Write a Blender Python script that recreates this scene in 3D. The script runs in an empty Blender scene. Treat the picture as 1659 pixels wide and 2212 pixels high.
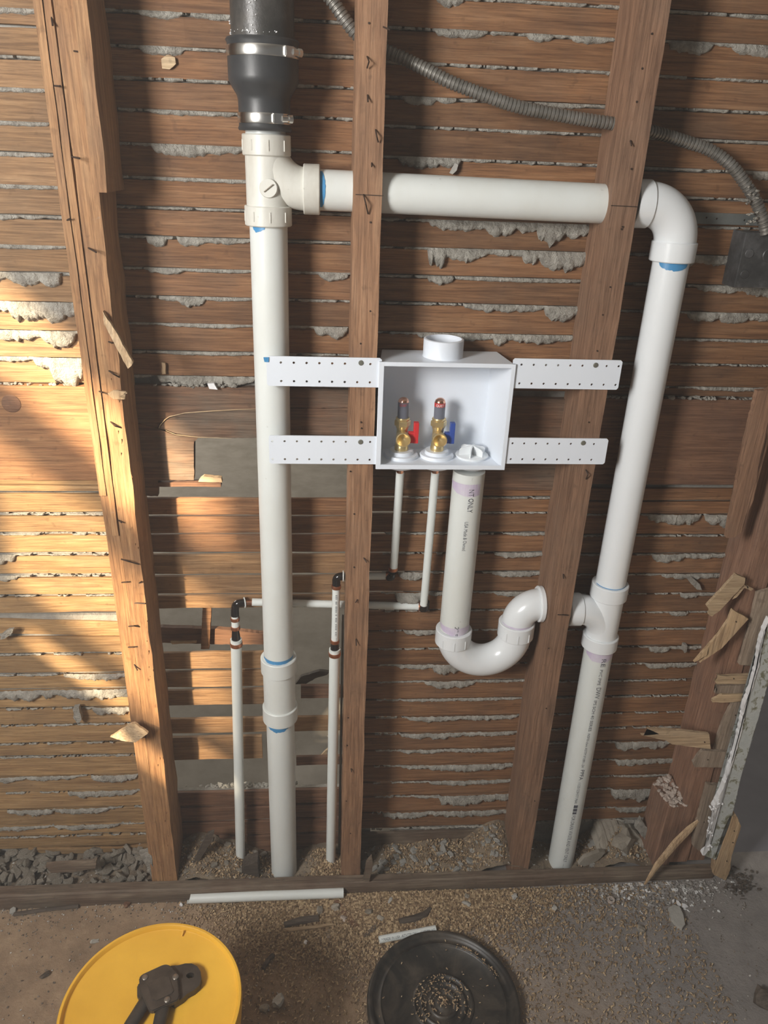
import bpy, bmesh, math, random
from mathutils import Vector, Matrix, noise
random.seed(7)
PI = math.pi
SC = bpy.context.scene
COL = SC.collection

# ------------------------------------------------------------------ camera
W, H, F = 1659.0, 2212.0, 1640.0
CX, CY = W / 2, H / 2
_d = Vector((690 - CX, 4600 - CY, F)).normalized()          # world down, in camera axes (x right, y down, z forward)
_r = Vector((20000., 70., F)); _r = (_r - _d * _r.dot(_d)).normalized()   # world +X
_f = (-_d).cross(_r)
if _f.z < 0: _f = -_f
RW = Matrix((_r, _f, -_d))                                   # camera axes -> world
CAM = Vector((0, -1.26, 1.59))
cd = bpy.data.cameras.new('camera'); cam = bpy.data.objects.new('camera', cd); COL.objects.link(cam)
cd.sensor_fit = 'HORIZONTAL'; cd.sensor_width = 36; cd.lens = 36 * F / W
cd.clip_start = 0.02; cd.clip_end = 60
cx_ = RW @ Vector((1, 0, 0)); cy_ = RW @ Vector((0, -1, 0)); cz_ = RW @ Vector((0, 0, -1))
cam.matrix_world = Matrix(((cx_.x, cy_.x, cz_.x, CAM.x), (cx_.y, cy_.y, cz_.y, CAM.y), (cx_.z, cy_.z, cz_.z, CAM.z), (0, 0, 0, 1)))
SC.camera = cam

def ray(px, py): return RW @ Vector(((px - CX) / F, (py - CY) / F, 1))
def P(px, py, y=0.0):
    v = ray(px, py); return CAM + v * ((y - CAM.y) / v.y)
FZ = 0.018      # level of the dusty floor
def PZ(px, py, z=0.0, f=True):
    z = z + (FZ if f else 0)
    v = ray(px, py); return CAM + v * ((z - CAM.z) / v.z)

# ------------------------------------------------------------------ light
wd = bpy.data.worlds.new('world'); SC.world = wd; wd.use_nodes = True
bg = wd.node_tree.nodes['Background']; bg.inputs[0].default_value = (1.0, 0.97, 0.94, 1); bg.inputs[1].default_value = 0.12
sl = bpy.data.lights.new('sun', 'SUN'); sun = bpy.data.objects.new('sun', sl); COL.objects.link(sun)
sl.energy = 23; sl.color = (1.0, 0.79, 0.52); sl.angle = math.radians(1.9)
SUN = Vector((0.55, 1.0, -0.55)).normalized()
sun.rotation_euler = SUN.to_track_quat('-Z', 'Y').to_euler(); sun.location = (-2.6, -3, 3.6)
al = bpy.data.lights.new('window_daylight', 'AREA'); ao = bpy.data.objects.new('window_daylight', al); COL.objects.link(ao)
al.shape = 'RECTANGLE'; al.size = 0.46; al.size_y = 0.62; al.energy = 56; al.color = (1.0, 0.975, 0.94)
ao.location = (-1.16, -1.42, 1.82)
ao.rotation_euler = Vector((0.72, 0.66, -0.04)).to_track_quat('-Z', 'Y').to_euler()
al2 = bpy.data.lights.new('next_room_fill', 'AREA'); ao2 = bpy.data.objects.new('next_room_fill', al2); COL.objects.link(ao2)  # added fill lamp brightening the floor behind the laths, no known source
al2.shape = 'RECTANGLE'; al2.size = 1.2; al2.size_y = 1.2; al2.energy = 95; al2.color = (1.0, .93, .82); ao2.location = (-2.4, 3.4, 1.9)
ao2.rotation_euler = Vector((.8, -.45, -.42)).to_track_quat('-Z', 'Y').to_euler()
SC.view_settings.view_transform = 'Standard'; SC.view_settings.look = 'None'
SC.view_settings.gamma = 1; SC.view_settings.use_curve_mapping = False; SC.view_settings.exposure = 0.0

# ------------------------------------------------------------------ materials
def newmat(name):
    m = bpy.data.materials.new(name); m.use_nodes = True
    nt = m.node_tree; return m, nt, nt.nodes['Principled BSDF']
def N(nt, t, **k):
    n = nt.nodes.new(t)
    for a, b in k.items(): setattr(n, a, b)
    return n
def ramp(nt, stops):
    r = N(nt, 'ShaderNodeValToRGB'); e = r.color_ramp.elements
    while len(e) < len(stops): e.new(0.5)
    for q, (p, c) in zip(e, stops): q.position = p; q.color = (c[0], c[1], c[2], 1)
    return r
def mixc(nt, fac, a, b, typ='MIX'):
    m = N(nt, 'ShaderNodeMix', data_type='RGBA', blend_type=typ)
    for s, v in ((0, fac), (6, a), (7, b)):
        if hasattr(v, 'links') or isinstance(v, bpy.types.NodeSocket): nt.links.new(v, m.inputs[s])
        elif s == 0: m.inputs[0].default_value = v
        else: m.inputs[s].default_value = (*v, 1)
    return m.outputs[2]
def noise_n(nt, vec, scale, detail=5, rough=.6, dist=0.0):
    n = N(nt, 'ShaderNodeTexNoise'); n.inputs['Scale'].default_value = scale; n.inputs['Detail'].default_value = detail
    n.inputs['Roughness'].default_value = rough; n.inputs['Distortion'].default_value = dist
    nt.links.new(vec, n.inputs['Vector']); return n.outputs[0]
def coords(nt, scale=(1, 1, 1), rnd=7.0):
    tc = N(nt, 'ShaderNodeTexCoord'); oi = N(nt, 'ShaderNodeObjectInfo')
    mu = N(nt, 'ShaderNodeMath', operation='MULTIPLY'); mu.inputs[1].default_value = rnd
    nt.links.new(oi.outputs['Random'], mu.inputs[0])
    add = N(nt, 'ShaderNodeVectorMath', operation='ADD'); nt.links.new(tc.outputs['Object'], add.inputs[0]); nt.links.new(mu.outputs[0], add.inputs[1])
    mp = N(nt, 'ShaderNodeMapping'); mp.inputs['Scale'].default_value = scale
    nt.links.new(add.outputs[0], mp.inputs[0]); return mp.outputs[0], add.outputs[0], oi.outputs['Random']
def bump(nt, bs, h, strength=.3, dist=.002):
    b = N(nt, 'ShaderNodeBump'); b.inputs['Strength'].default_value = strength; b.inputs['Distance'].default_value = dist
    nt.links.new(h, b.inputs['Height']); nt.links.new(b.outputs[0], bs.inputs['Normal'])
def wood(name, dark, mid, light, axis='x', rough=.75, stain=(.10, .075, .055), stain_amt=.45, vary=.25):
    m, nt, bs = newmat(name)
    s = {'x': (2.2, 26, 34), 'z': (26, 26, 2.2)}[axis]
    g, raw, rnd = coords(nt, s)
    n1 = noise_n(nt, g, 3.0, 7, .62, .6)
    r1 = ramp(nt, [(.28, dark), (.5, mid), (.72, light)]); nt.links.new(n1, r1.inputs[0])
    n2 = noise_n(nt, raw, 9, 4, .6)
    r2 = ramp(nt, [(.42, (0, 0, 0)), (.68, (1, 1, 1))]); nt.links.new(n2, r2.inputs[0])
    mm = N(nt, 'ShaderNodeMath', operation='MULTIPLY'); mm.inputs[1].default_value = stain_amt; nt.links.new(r2.outputs[0], mm.inputs[0])
    c = mixc(nt, mm.outputs[0], r1.outputs[0], stain)
    g2 = N(nt, 'ShaderNodeVectorMath', operation='MULTIPLY'); g2.inputs[1].default_value = (1.6, 3.2, 3.2) if axis == 'x' else (3.2, 3.2, 1.6); nt.links.new(g, g2.inputs[0])
    nf = noise_n(nt, g2.outputs[0], 3.4, 5, .7, .4); rf = ramp(nt, [(.34, (.50, .46, .43)), (.55, (1, 1, 1)), (.72, (1.28, 1.28, 1.28))]); nt.links.new(nf, rf.inputs[0])
    c = mixc(nt, .85, c, rf.outputs[0], 'MULTIPLY')
    nd = noise_n(nt, raw, 24, 6, .75, .5); rd = ramp(nt, [(.66, (0, 0, 0)), (.80, (1, 1, 1))]); nt.links.new(nd, rd.inputs[0])
    md = N(nt, 'ShaderNodeMath', operation='MULTIPLY'); md.inputs[1].default_value = .38; nt.links.new(rd.outputs[0], md.inputs[0])
    c = mixc(nt, md.outputs[0], c, (.36, .32, .27))      # plaster dust rubbed in
    n3 = noise_n(nt, raw, 60, 2, .5)                    # pores and small marks
    r3 = ramp(nt, [(.66, (0, 0, 0)), (.74, (1, 1, 1))]); nt.links.new(n3, r3.inputs[0])
    m3 = N(nt, 'ShaderNodeMath', operation='MULTIPLY'); m3.inputs[1].default_value = .35; nt.links.new(r3.outputs[0], m3.inputs[0])
    c = mixc(nt, m3.outputs[0], c, tuple(x * .45 for x in dark))
    hs = N(nt, 'ShaderNodeHueSaturation'); mr = N(nt, 'ShaderNodeMapRange'); mr.inputs[3].default_value = 1 - vary; mr.inputs[4].default_value = 1 + vary
    nt.links.new(rnd, mr.inputs[0]); nt.links.new(mr.outputs[0], hs.inputs['Value']); nt.links.new(c, hs.inputs['Color'])
    nt.links.new(hs.outputs[0], bs.inputs['Base Color']); bs.inputs['Roughness'].default_value = rough
    bump(nt, bs, nf, .7, .0012); return m
def mottled(name, a, b, scale=12, rough=.8, c=None, bmp=.4, bdist=.002, metal=0.0, fine=80):
    m, nt, bs = newmat(name)
    g, raw, rnd = coords(nt)
    n1 = noise_n(nt, raw, scale, 6, .65)
    st = [(.35, a), (.65, b)] if c is None else [(.3, a), (.5, b), (.7, c)]
    r = ramp(nt, st); nt.links.new(n1, r.inputs[0]); nt.links.new(r.outputs[0], bs.inputs['Base Color'])
    bs.inputs['Roughness'].default_value = rough; bs.inputs['Metallic'].default_value = metal
    if bmp: bump(nt, bs, noise_n(nt, raw, fine, 4, .7), bmp, bdist)
    return m
def plain(name, col, rough=.4, metal=0.0, **k):
    m, nt, bs = newmat(name); bs.inputs['Base Color'].default_value = (*col, 1)
    bs.inputs['Roughness'].default_value = rough; bs.inputs['Metallic'].default_value = metal
    for a, v in k.items(): bs.inputs[a].default_value = v
    return m
def pvc(name, base, grime, amt, rough=.34):
    m, nt, bs = newmat(name)
    g, raw, rnd = coords(nt, (1, 1, .35))
    r = ramp(nt, [(.45, (0, 0, 0)), (.8, (1, 1, 1))]); nt.links.new(noise_n(nt, g, 14, 6, .7), r.inputs[0])
    mm = N(nt, 'ShaderNodeMath', operation='MULTIPLY'); mm.inputs[1].default_value = amt; nt.links.new(r.outputs[0], mm.inputs[0])
    c = mixc(nt, mm.outputs[0], base, grime)
    r2 = ramp(nt, [(.70, (0, 0, 0)), (.76, (1, 1, 1))]); nt.links.new(noise_n(nt, raw, 70, 3, .6), r2.inputs[0])
    m2 = N(nt, 'ShaderNodeMath', operation='MULTIPLY'); m2.inputs[1].default_value = amt * .8; nt.links.new(r2.outputs[0], m2.inputs[0])
    c = mixc(nt, m2.outputs[0], c, tuple(x * .45 for x in grime))
    nt.links.new(c, bs.inputs['Base Color']); bs.inputs['Roughness'].default_value = rough
    return m

M = {}
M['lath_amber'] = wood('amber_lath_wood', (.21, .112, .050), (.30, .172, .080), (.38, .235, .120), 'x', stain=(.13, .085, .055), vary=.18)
M['lath'] = wood('stained_lath_wood', (.155, .070, .030), (.235, .114, .050), (.31, .168, .082), 'x', stain=(.12, .075, .05), vary=.22)
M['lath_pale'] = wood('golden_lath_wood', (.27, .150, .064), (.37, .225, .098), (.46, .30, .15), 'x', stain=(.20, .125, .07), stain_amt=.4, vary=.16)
M['board'] = wood('wide_board_wood', (.135, .065, .036), (.20, .100, .055), (.26, .14, .078), 'x', stain=(.10, .06, .045), vary=.05)
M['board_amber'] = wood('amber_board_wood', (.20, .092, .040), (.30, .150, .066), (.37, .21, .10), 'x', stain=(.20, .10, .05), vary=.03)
M['board_burnt'] = wood('darkened_board_wood', (.09, .055, .034), (.175, .092, .052), (.25, .145, .085), 'x', stain=(.15, .125, .095), stain_amt=.7, vary=.05)
M['stud_mid'] = wood('fir_stud_wood', (.22, .112, .058), (.32, .172, .092), (.40, .235, .135), 'z', stain=(.17, .105, .07), vary=.04)
M['stud_right'] = wood('brown_stud_wood', (.18, .095, .055), (.255, .142, .084), (.32, .185, .115), 'z', stain=(.19, .125, .085), vary=.04)
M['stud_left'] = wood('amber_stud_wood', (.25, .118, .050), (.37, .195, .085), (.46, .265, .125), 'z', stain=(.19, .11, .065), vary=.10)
M['stud_jamb'] = wood('reddish_stud_wood', (.20, .102, .062), (.27, .145, .09), (.34, .195, .128), 'z', stain=(.16, .11, .085), vary=.06)
M['plate'] = wood('dirty_plate_wood', (.11, .082, .058), (.185, .14, .10), (.27, .215, .155), 'x', stain=(.12, .070, .045), stain_amt=.75, vary=.03)
M['raw'] = wood('freshly_split_wood', (.38, .26, .15), (.52, .38, .23), (.62, .48, .31), 'x', stain=(.36, .26, .18), vary=.12)
M['raw_z'] = wood('freshly_split_upright_wood', (.34, .21, .11), (.50, .35, .20), (.62, .46, .29), 'z', stain=(.30, .20, .13), vary=.08)
M['greywood'] = wood('grey_lath_wood', (.22, .165, .12), (.32, .25, .185), (.40, .32, .25), 'z', stain=(.24, .19, .15), vary=.10)
M['bark'] = wood('dark_stick_wood', (.055, .042, .032), (.095, .075, .058), (.15, .12, .095), 'x', stain=(.07, .05, .035), vary=.2)
M['plaster'] = mottled('grey_lime_plaster', (.27, .25, .215), (.50, .475, .42), 60, .95, bmp=1.0, bdist=.006, fine=230)
M['plaster_back'] = mottled('dirty_plaster_backing', (.26, .24, .21), (.38, .36, .32), 30, .95, bmp=.8, bdist=.003, fine=150)
M['chunk'] = mottled('plaster_chunk', (.22, .19, .15), (.40, .36, .30), 9, .95, bmp=.8, bdist=.002, fine=160)
M['chunk_pale'] = mottled('pale_plaster_chunk', (.34, .33, .30), (.48, .46, .42), 12, .95, bmp=.8, bdist=.002, fine=160)
M['white'] = mottled('white_plaster_edge', (.68, .68, .68), (.85, .85, .86), 30, .9, bmp=.5)
def paintm():
    m, nt, bs = newmat('mottled_green_grey_paint'); g, raw, rnd = coords(nt)
    r = ramp(nt, [(.40, (.17, .17, .11)), (.46, (.33, .34, .29)), (.49, (.50, .53, .52)), (.62, (.44, .47, .46))]); nt.links.new(noise_n(nt, raw, 42, 7, .7, .4), r.inputs[0])
    nt.links.new(r.outputs[0], bs.inputs['Base Color']); bs.inputs['Roughness'].default_value = .7; bump(nt, bs, r.outputs[0], .4, .001); return m
M['painted'] = paintm()
M['pvc'] = pvc('white_pvc', (.72, .75, .73), (.58, .57, .50), .4)
M['pvc_old'] = pvc('soiled_pvc', (.66, .655, .60), (.40, .355, .285), .75, .42)
M['pvc_new'] = pvc('clean_glossy_pvc', (.79, .82, .84), (.70, .72, .73), .3, .24)
M['box'] = plain('white_abs_plastic', (.76, .81, .88), .38)
M['pex'] = plain('white_pex_tube', (.74, .78, .76), .36)
M['purple'] = mottled('purple_primer_stain', (.66, .62, .70), (.56, .47, .63), 40, .45, bmp=0)
M['blue'] = plain('blue_solvent_cement', (.07, .27, .52), .35)
M['rubber'] = mottled('black_rubber', (.030, .031, .033), (.045, .046, .048), 20, .42, bmp=.1)
M['castiron'] = mottled('black_coated_pipe', (.030, .029, .027), (.05, .047, .043), 18, .38, c=(.10, .09, .08), bmp=.35)
M['steel'] = plain('stainless_band', (.72, .71, .68), .25, 1.0)
M['zinc'] = mottled('dull_zinc_conduit', (.17, .16, .14), (.30, .285, .26), 40, .48, metal=.65, bmp=.2)
M['darkmetal'] = mottled('dark_blotched_steel', (.035, .036, .038), (.08, .08, .08), 14, .45, c=(.20, .20, .205), metal=.5, bmp=.3)
M['greymetal'] = mottled('grey_galvanised_strap', (.12, .13, .125), (.19, .20, .19), 20, .5, metal=.4, bmp=.2)
M['nail'] = plain('rusty_nail', (.06, .038, .028), .6, .5)
M['brass'] = plain('polished_brass', (.74, .58, .30), .30, .75)
M['copper'] = mottled('copper_ring', (.42, .17, .09), (.60, .28, .17), 60, .3, metal=.85, bmp=.1)
M['copper_pol'] = plain('polished_copper', (.80, .45, .32), .2, 1.0)
M['fitting'] = plain('black_pex_fitting', (.016, .013, .013), .14)
M['wrap'] = plain('grey_blue_label_wrap', (.16, .17, .21), .18)
M['red'] = plain('red_handle', (.62, .03, .035), .4)
M['redtext'] = plain('red_print', (.5, .04, .04), .4)
M['bluehandle'] = plain('blue_handle', (.035, .08, .34), .4)
M['ink'] = plain('grey_ink', (.10, .105, .125), .5)
M['black'] = plain('black_hole', (.01, .01, .01), .8)
M['screw'] = plain('dull_screw_head', (.17, .17, .14), .5, .3)
def yel():
    m, nt, bs = newmat('yellow_bucket_plastic'); g, raw, rnd = coords(nt)
    r = ramp(nt, [(.35, (.74, .40, .035)), (.65, (.86, .49, .05))]); nt.links.new(noise_n(nt, raw, 7, 5, .6), r.inputs[0])
    r2 = ramp(nt, [(.62, (0, 0, 0)), (.80, (1, 1, 1))]); nt.links.new(noise_n(nt, raw, 13, 7, .75, .6), r2.inputs[0])
    mm = N(nt, 'ShaderNodeMath', operation='MULTIPLY'); mm.inputs[1].default_value = .45; nt.links.new(r2.outputs[0], mm.inputs[0])
    nt.links.new(mixc(nt, mm.outputs[0], r.outputs[0], (.42, .29, .12)), bs.inputs['Base Color']); bs.inputs['Roughness'].default_value = .42; return m
M['yellow'] = yel()
M['toolgrey'] = mottled('dark_cast_tool_metal', (.045, .038, .032), (.085, .072, .060), 30, .42, metal=.4, bmp=.15)
M['rivet'] = plain('worn_rivet_metal', (.22, .19, .16), .35, .6)
M['pinkbrick'] = mottled('crumbled_pale_render', (.38, .30, .25), (.60, .53, .47), 60, .95, bmp=1.0, bdist=.004)
def lidmat():
    m, nt, bs = newmat('dusty_black_plastic')
    g, raw, rnd = coords(nt)
    r = ramp(nt, [(.44, (0, 0, 0)), (.72, (1, 1, 1))]); nt.links.new(noise_n(nt, raw, 11, 7, .72, .8), r.inputs[0])
    mm = N(nt, 'ShaderNodeMath', operation='MULTIPLY'); mm.inputs[1].default_value = .6; nt.links.new(r.outputs[0], mm.inputs[0])
    c = mixc(nt, mm.outputs[0], (.020, .018, .016), (.15, .12, .09))
    nt.links.new(c, bs.inputs['Base Color']); bs.inputs['Roughness'].default_value = .42; return m
M['lid'] = lidmat()
def floormat(name, right):
    m, nt, bs = newmat(name)
    tc = N(nt, 'ShaderNodeTexCoord'); v = tc.outputs['Object']
    r = ramp(nt, [(.3, (.22, .158, .102)), (.5, (.34, .238, .155)), (.7, (.50, .365, .24))]); nt.links.new(noise_n(nt, v, 7, 8, .7), r.inputs[0])
    r2 = ramp(nt, [(.60, (0, 0, 0)), (.70, (1, 1, 1))]); nt.links.new(noise_n(nt, v, 55, 4, .7), r2.inputs[0])
    m2 = N(nt, 'ShaderNodeMath', operation='MULTIPLY'); m2.inputs[1].default_value = .5; nt.links.new(r2.outputs[0], m2.inputs[0])
    c = mixc(nt, m2.outputs[0], r.outputs[0], (.42, .32, .21))
    r4 = ramp(nt, [(.62, (0, 0, 0)), (.72, (1, 1, 1))]); nt.links.new(noise_n(nt, v, 16, 6, .7), r4.inputs[0])
    m4 = N(nt, 'ShaderNodeMath', operation='MULTIPLY'); m4.inputs[1].default_value = .6; nt.links.new(r4.outputs[0], m4.inputs[0])
    c = mixc(nt, m4.outputs[0], c, (.065, .048, .036))
    if right:    # the concrete turns bluer grey towards the doorway
        sx = N(nt, 'ShaderNodeSeparateXYZ'); nt.links.new(v, sx.inputs[0])
        ad = N(nt, 'ShaderNodeMath', operation='ADD'); nt.links.new(sx.outputs[0], ad.inputs[0])
        my = N(nt, 'ShaderNodeMath', operation='MULTIPLY'); my.inputs[1].default_value = .9; nt.links.new(sx.outputs[1], my.inputs[0]); nt.links.new(my.outputs[0], ad.inputs[1])
        nn = N(nt, 'ShaderNodeMath', operation='MULTIPLY_ADD'); nn.inputs[1].default_value = .5; nt.links.new(noise_n(nt, v, 5, 4, .6), nn.inputs[0]); nt.links.new(ad.outputs[0], nn.inputs[2])
        mr = N(nt, 'ShaderNodeMapRange'); mr.inputs[1].default_value = .85; mr.inputs[2].default_value = 1.45; nt.links.new(nn.outputs[0], mr.inputs[0])
        rr = ramp(nt, [(.3, (.23, .21, .195)), (.7, (.33, .30, .28))]); nt.links.new(noise_n(nt, v, 18, 6, .7), rr.inputs[0])
        c = mixc(nt, mr.outputs[0], c, rr.outputs[0])
    nt.links.new(c, bs.inputs['Base Color']); bs.inputs['Roughness'].default_value = .9
    bump(nt, bs, noise_n(nt, v, 90, 6, .75), .9, .004); return m
M['floor'] = floormat('dusty_concrete', True)
M['floor_far'] = mottled('grey_floor_beyond', (.20, .18, .15), (.27, .245, .21), 9, .85, bmp=.3)
M['door_floor'] = mottled('blue_grey_floor_beyond_doorway', (.155, .150, .166), (.205, .198, .216), 6, .7, bmp=.2)
def flakemat():
    m, nt, bs = newmat('sawdust_shavings')
    tc = N(nt, 'ShaderNodeTexCoord')
    w = N(nt, 'ShaderNodeTexWhiteNoise'); sn = N(nt, 'ShaderNodeVectorMath', operation='SNAP'); sn.inputs[1].default_value = (.0045, .0045, .0045)
    nt.links.new(tc.outputs['Object'], sn.inputs[0]); nt.links.new(sn.outputs[0], w.inputs['Vector'])
    r = ramp(nt, [(0, (.17, .11, .065)), (.5, (.33, .225, .125)), (1, (.62, .47, .29))]); nt.links.new(w.outputs['Value'], r.inputs[0])
    nt.links.new(r.outputs[0], bs.inputs['Base Color']); bs.inputs['Roughness'].default_value = .8; return m
M['flake'] = flakemat()
def gravmat(name, lo, mi, hi):
    m, nt, bs = newmat(name)
    tc = N(nt, 'ShaderNodeTexCoord')
    w = N(nt, 'ShaderNodeTexWhiteNoise'); sn = N(nt, 'ShaderNodeVectorMath', operation='SNAP'); sn.inputs[1].default_value = (.009, .009, .009)
    nt.links.new(tc.outputs['Object'], sn.inputs[0]); nt.links.new(sn.outputs[0], w.inputs['Vector'])
    r = ramp(nt, [(0, lo), (.7, mi), (1, hi)]); nt.links.new(w.outputs['Value'], r.inputs[0])
    nt.links.new(r.outputs[0], bs.inputs['Base Color']); bs.inputs['Roughness'].default_value = .9; return m
M['gravel'] = gravmat('mixed_grit', (.13, .10, .075), (.27, .23, .19), (.62, .60, .56))
M['grit_grey'] = gravmat('grey_plaster_grit', (.22, .20, .18), (.33, .31, .29), (.80, .80, .79))
M['bed'] = mottled('dusty_rubble_bed', (.11, .082, .058), (.19, .145, .10), 16, .95, c=(.30, .24, .17), bmp=1.0, bdist=.006, fine=70)

# ------------------------------------------------------------------ helpers
ORG = {}
def org(o): return ORG.get(o.name, Vector((0, 0, 0)))
def tag(o, label=None, cat=None, group=None, kind=None):
    if label: o['label'] = label
    if cat: o['category'] = cat
    if group: o['group'] = group
    if kind: o['kind'] = kind
    return o
def thing(name, loc, label, cat, group=None):
    o = bpy.data.objects.new(name, None); COL.objects.link(o); o.location = loc; o.empty_display_size = .02
    ORG[o.name] = Vector(loc); return tag(o, label, cat, group)
def fin(bm, name, mat, parent=None, smooth=False, label=None, cat=None, group=None, kind=None, sharp=40):
    """one bmesh in world coordinates becomes ONE object; a child keeps its parent's origin"""
    bm.normal_update()
    if parent is not None: o0 = org(parent)
    else:
        xs = [v.co for v in bm.verts]
        o0 = Vector((sum(v.x for v in xs) / len(xs), sum(v.y for v in xs) / len(xs), min(v.z for v in xs)))
    for v in bm.verts: v.co -= o0
    me = bpy.data.meshes.new(name); bm.to_mesh(me); bm.free()
    if mat: me.materials.append(M[mat] if isinstance(mat, str) else mat)
    if smooth:
        for p in me.polygons: p.use_smooth = True
        me.set_sharp_from_angle(angle=math.radians(sharp))
    o = bpy.data.objects.new(name, me); COL.objects.link(o)
    if parent is not None: o.parent = parent
    else: o.location = o0
    ORG[o.name] = o0
    return tag(o, label, cat, group, kind)
def B(): return bmesh.new()
def box(bm, a, b, bev=0.0):
    c = [(a[i] + b[i]) / 2 for i in range(3)]; s = [abs(b[i] - a[i]) for i in range(3)]
    r = bmesh.ops.create_cube(bm, size=1, matrix=Matrix.Translation(c) @ Matrix.Diagonal((*s, 1)))
    if bev:
        es = {e for v in r['verts'] for e in v.link_edges}
        bmesh.ops.bevel(bm, geom=list(es), offset=bev, segments=2, affect='EDGES', profile=.6)
def frame(d):
    d = d.normalized(); up = Vector((0, 0, 1)) if abs(d.z) < .9 else Vector((0, -1, 0))
    s = d.cross(up).normalized(); return s, s.cross(d).normalized()
def sweep(bm, pts, rad, seg=20, caps=True, flat=1.0):
    pts = [Vector(p) for p in pts]; n = len(pts)
    if not hasattr(rad, '__len__'): rad = [rad] * n
    rings = []; s0 = None
    for i, p in enumerate(pts):
        j = i + 1 if i < n - 1 else i; k = i - 1 if i else 0
        d = pts[j] - pts[k]
        if d.length < 1e-7: d = (pts[min(i + 2, n - 1)] - pts[max(i - 2, 0)])
        d.normalize()
        if s0 is None: s, u = frame(d)
        else: s = (s0 - d * s0.dot(d)).normalized(); u = s.cross(d).normalized()
        s0 = s
        rings.append([bm.verts.new(p + (s * math.cos(2 * PI * q / seg) + u * math.sin(2 * PI * q / seg) * flat) * rad[i]) for q in range(seg)])
    for a, b in zip(rings, rings[1:]):
        for q in range(seg): bm.faces.new((a[q], a[(q + 1) % seg], b[(q + 1) % seg], b[q]))
    if caps: bm.faces.new(rings[0][::-1]); bm.faces.new(rings[-1])
    bmesh.ops.recalc_face_normals(bm, faces=bm.faces[:])
def lathe(bm, base, axis, prof, seg=32):
    """prof: (distance along axis, radius), closed at both ends when radius is 0"""
    base = Vector(base); d = Vector(axis).normalized(); s, u = frame(d); rings = []
    for t, r in prof:
        c = base + d * t
        if r < 1e-6: rings.append([bm.verts.new(c)])
        else: rings.append([bm.verts.new(c + (s * math.cos(2 * PI * q / seg) + u * math.sin(2 * PI * q / seg)) * r) for q in range(seg)])
    for a, b in zip(rings, rings[1:]):
        for q in range(seg):
            if len(a) == 1 and len(b) == 1: continue
            if len(a) == 1: bm.faces.new((a[0], b[(q + 1) % seg], b[q]))
            elif len(b) == 1: bm.faces.new((a[q], a[(q + 1) % seg], b[0]))
            else: bm.faces.new((a[q], a[(q + 1) % seg], b[(q + 1) % seg], b[q]))
    bmesh.ops.recalc_face_normals(bm, faces=bm.faces[:])
def nz(*a): return noise.noise(Vector(a))
def plank(bm, x0, x1, y0, y1, z0, z1, axis='x', n=26, j=.0012, seed=0.0, endj=0.0):
    """a sawn stick with slightly wavering edges"""
    A = {'x': (x0, x1), 'z': (z0, z1)}[axis]; rings = []
    for i in range(n + 1):
        t = A[0] + (A[1] - A[0]) * i / n; ring = []
        for q, (u, v) in enumerate(((0, 0), (1, 0), (1, 1), (0, 1))):
            w = t * 14 + seed * 3.1 + q * 9.7
            du, dv = nz(w, seed, 0) * j * 2 + nz(w * 4, seed, 4) * j, nz(w, seed, 7) * j * 2
            tt = t + (random.uniform(-endj, endj) if i in (0, n) else 0)
            if axis == 'x': ring.append(bm.verts.new((tt, (y0, y1)[u] + du, (z0, z1)[v] + dv)))
            else: ring.append(bm.verts.new(((x0, x1)[v] + dv, (y0, y1)[u] + du, tt)))
        rings.append(ring)
    for a, b in zip(rings, rings[1:]):
        for q in range(4): bm.faces.new((a[q], a[(q + 1) % 4], b[(q + 1) % 4], b[q]))
    bm.faces.new(rings[0]); bm.faces.new(rings[-1][::-1])
    bmesh.ops.recalc_face_normals(bm, faces=bm.faces[:])
def slab(bm, pts, d, jag=0.0):
    """polygon pts (world) thickened by vector d; jag roughens the outline"""
    pts = [Vector(p) for p in pts]; q = []
    if jag:
        for a, b in zip(pts, pts[1:] + pts[:1]):
            n = max(1, int((b - a).length / .006))
            for i in range(n):
                p = a.lerp(b, i / n); q.append(p + Vector((random.uniform(-jag, jag), 0, random.uniform(-jag, jag))) * (1 if i else .3))
        pts = q
    d = Vector(d)
    f = [bm.verts.new(p) for p in pts]; b = [bm.verts.new(p + d) for p in pts]; n = len(pts)
    ff = bm.faces.new(f); bb = bm.faces.new(b[::-1])
    for i in range(n): bm.faces.new((f[i], b[i], b[(i + 1) % n], f[(i + 1) % n]))
    bmesh.ops.triangulate(bm, faces=[ff, bb]); bmesh.ops.recalc_face_normals(bm, faces=bm.faces[:])
def pslab(bm, px, Y, th=.006, jag=0.0, dY=None):
    slab(bm, [P(x, y, Y if dY is None else Y + dY[i]) for i, (x, y) in enumerate(px)], (0, th, 0), jag)
def chunk(bm, c, s, seed=None, sub=1):
    rnd = random.Random(seed) if seed is not None else random
    r = bmesh.ops.create_icosphere(bm, subdivisions=sub, radius=1)
    rot = Matrix.Rotation(rnd.uniform(0, 6.28), 4, 'Z') @ Matrix.Rotation(rnd.uniform(-.5, .5), 4, 'X') @ Matrix.Rotation(rnd.uniform(-.4, .4), 4, 'Y')
    for v in r['verts']:
        k = rnd.uniform(.72, 1.12); p = Vector((max(-.78, min(.78, v.co.x)), max(-.7, min(.7, v.co.y)), max(-.66, min(.66, v.co.z)))) * k
        v.co = rot @ Vector((p.x * s[0], p.y * s[1], p.z * s[2])) + Vector(c)
def arc(c, a0, a1, r, u, v, n=12):
    c, u, v = Vector(c), Vector(u), Vector(v)
    return [c + (u * math.cos(a0 + (a1 - a0) * i / n) + v * math.sin(a0 + (a1 - a0) * i / n)) * r for i in range(n + 1)]
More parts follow.
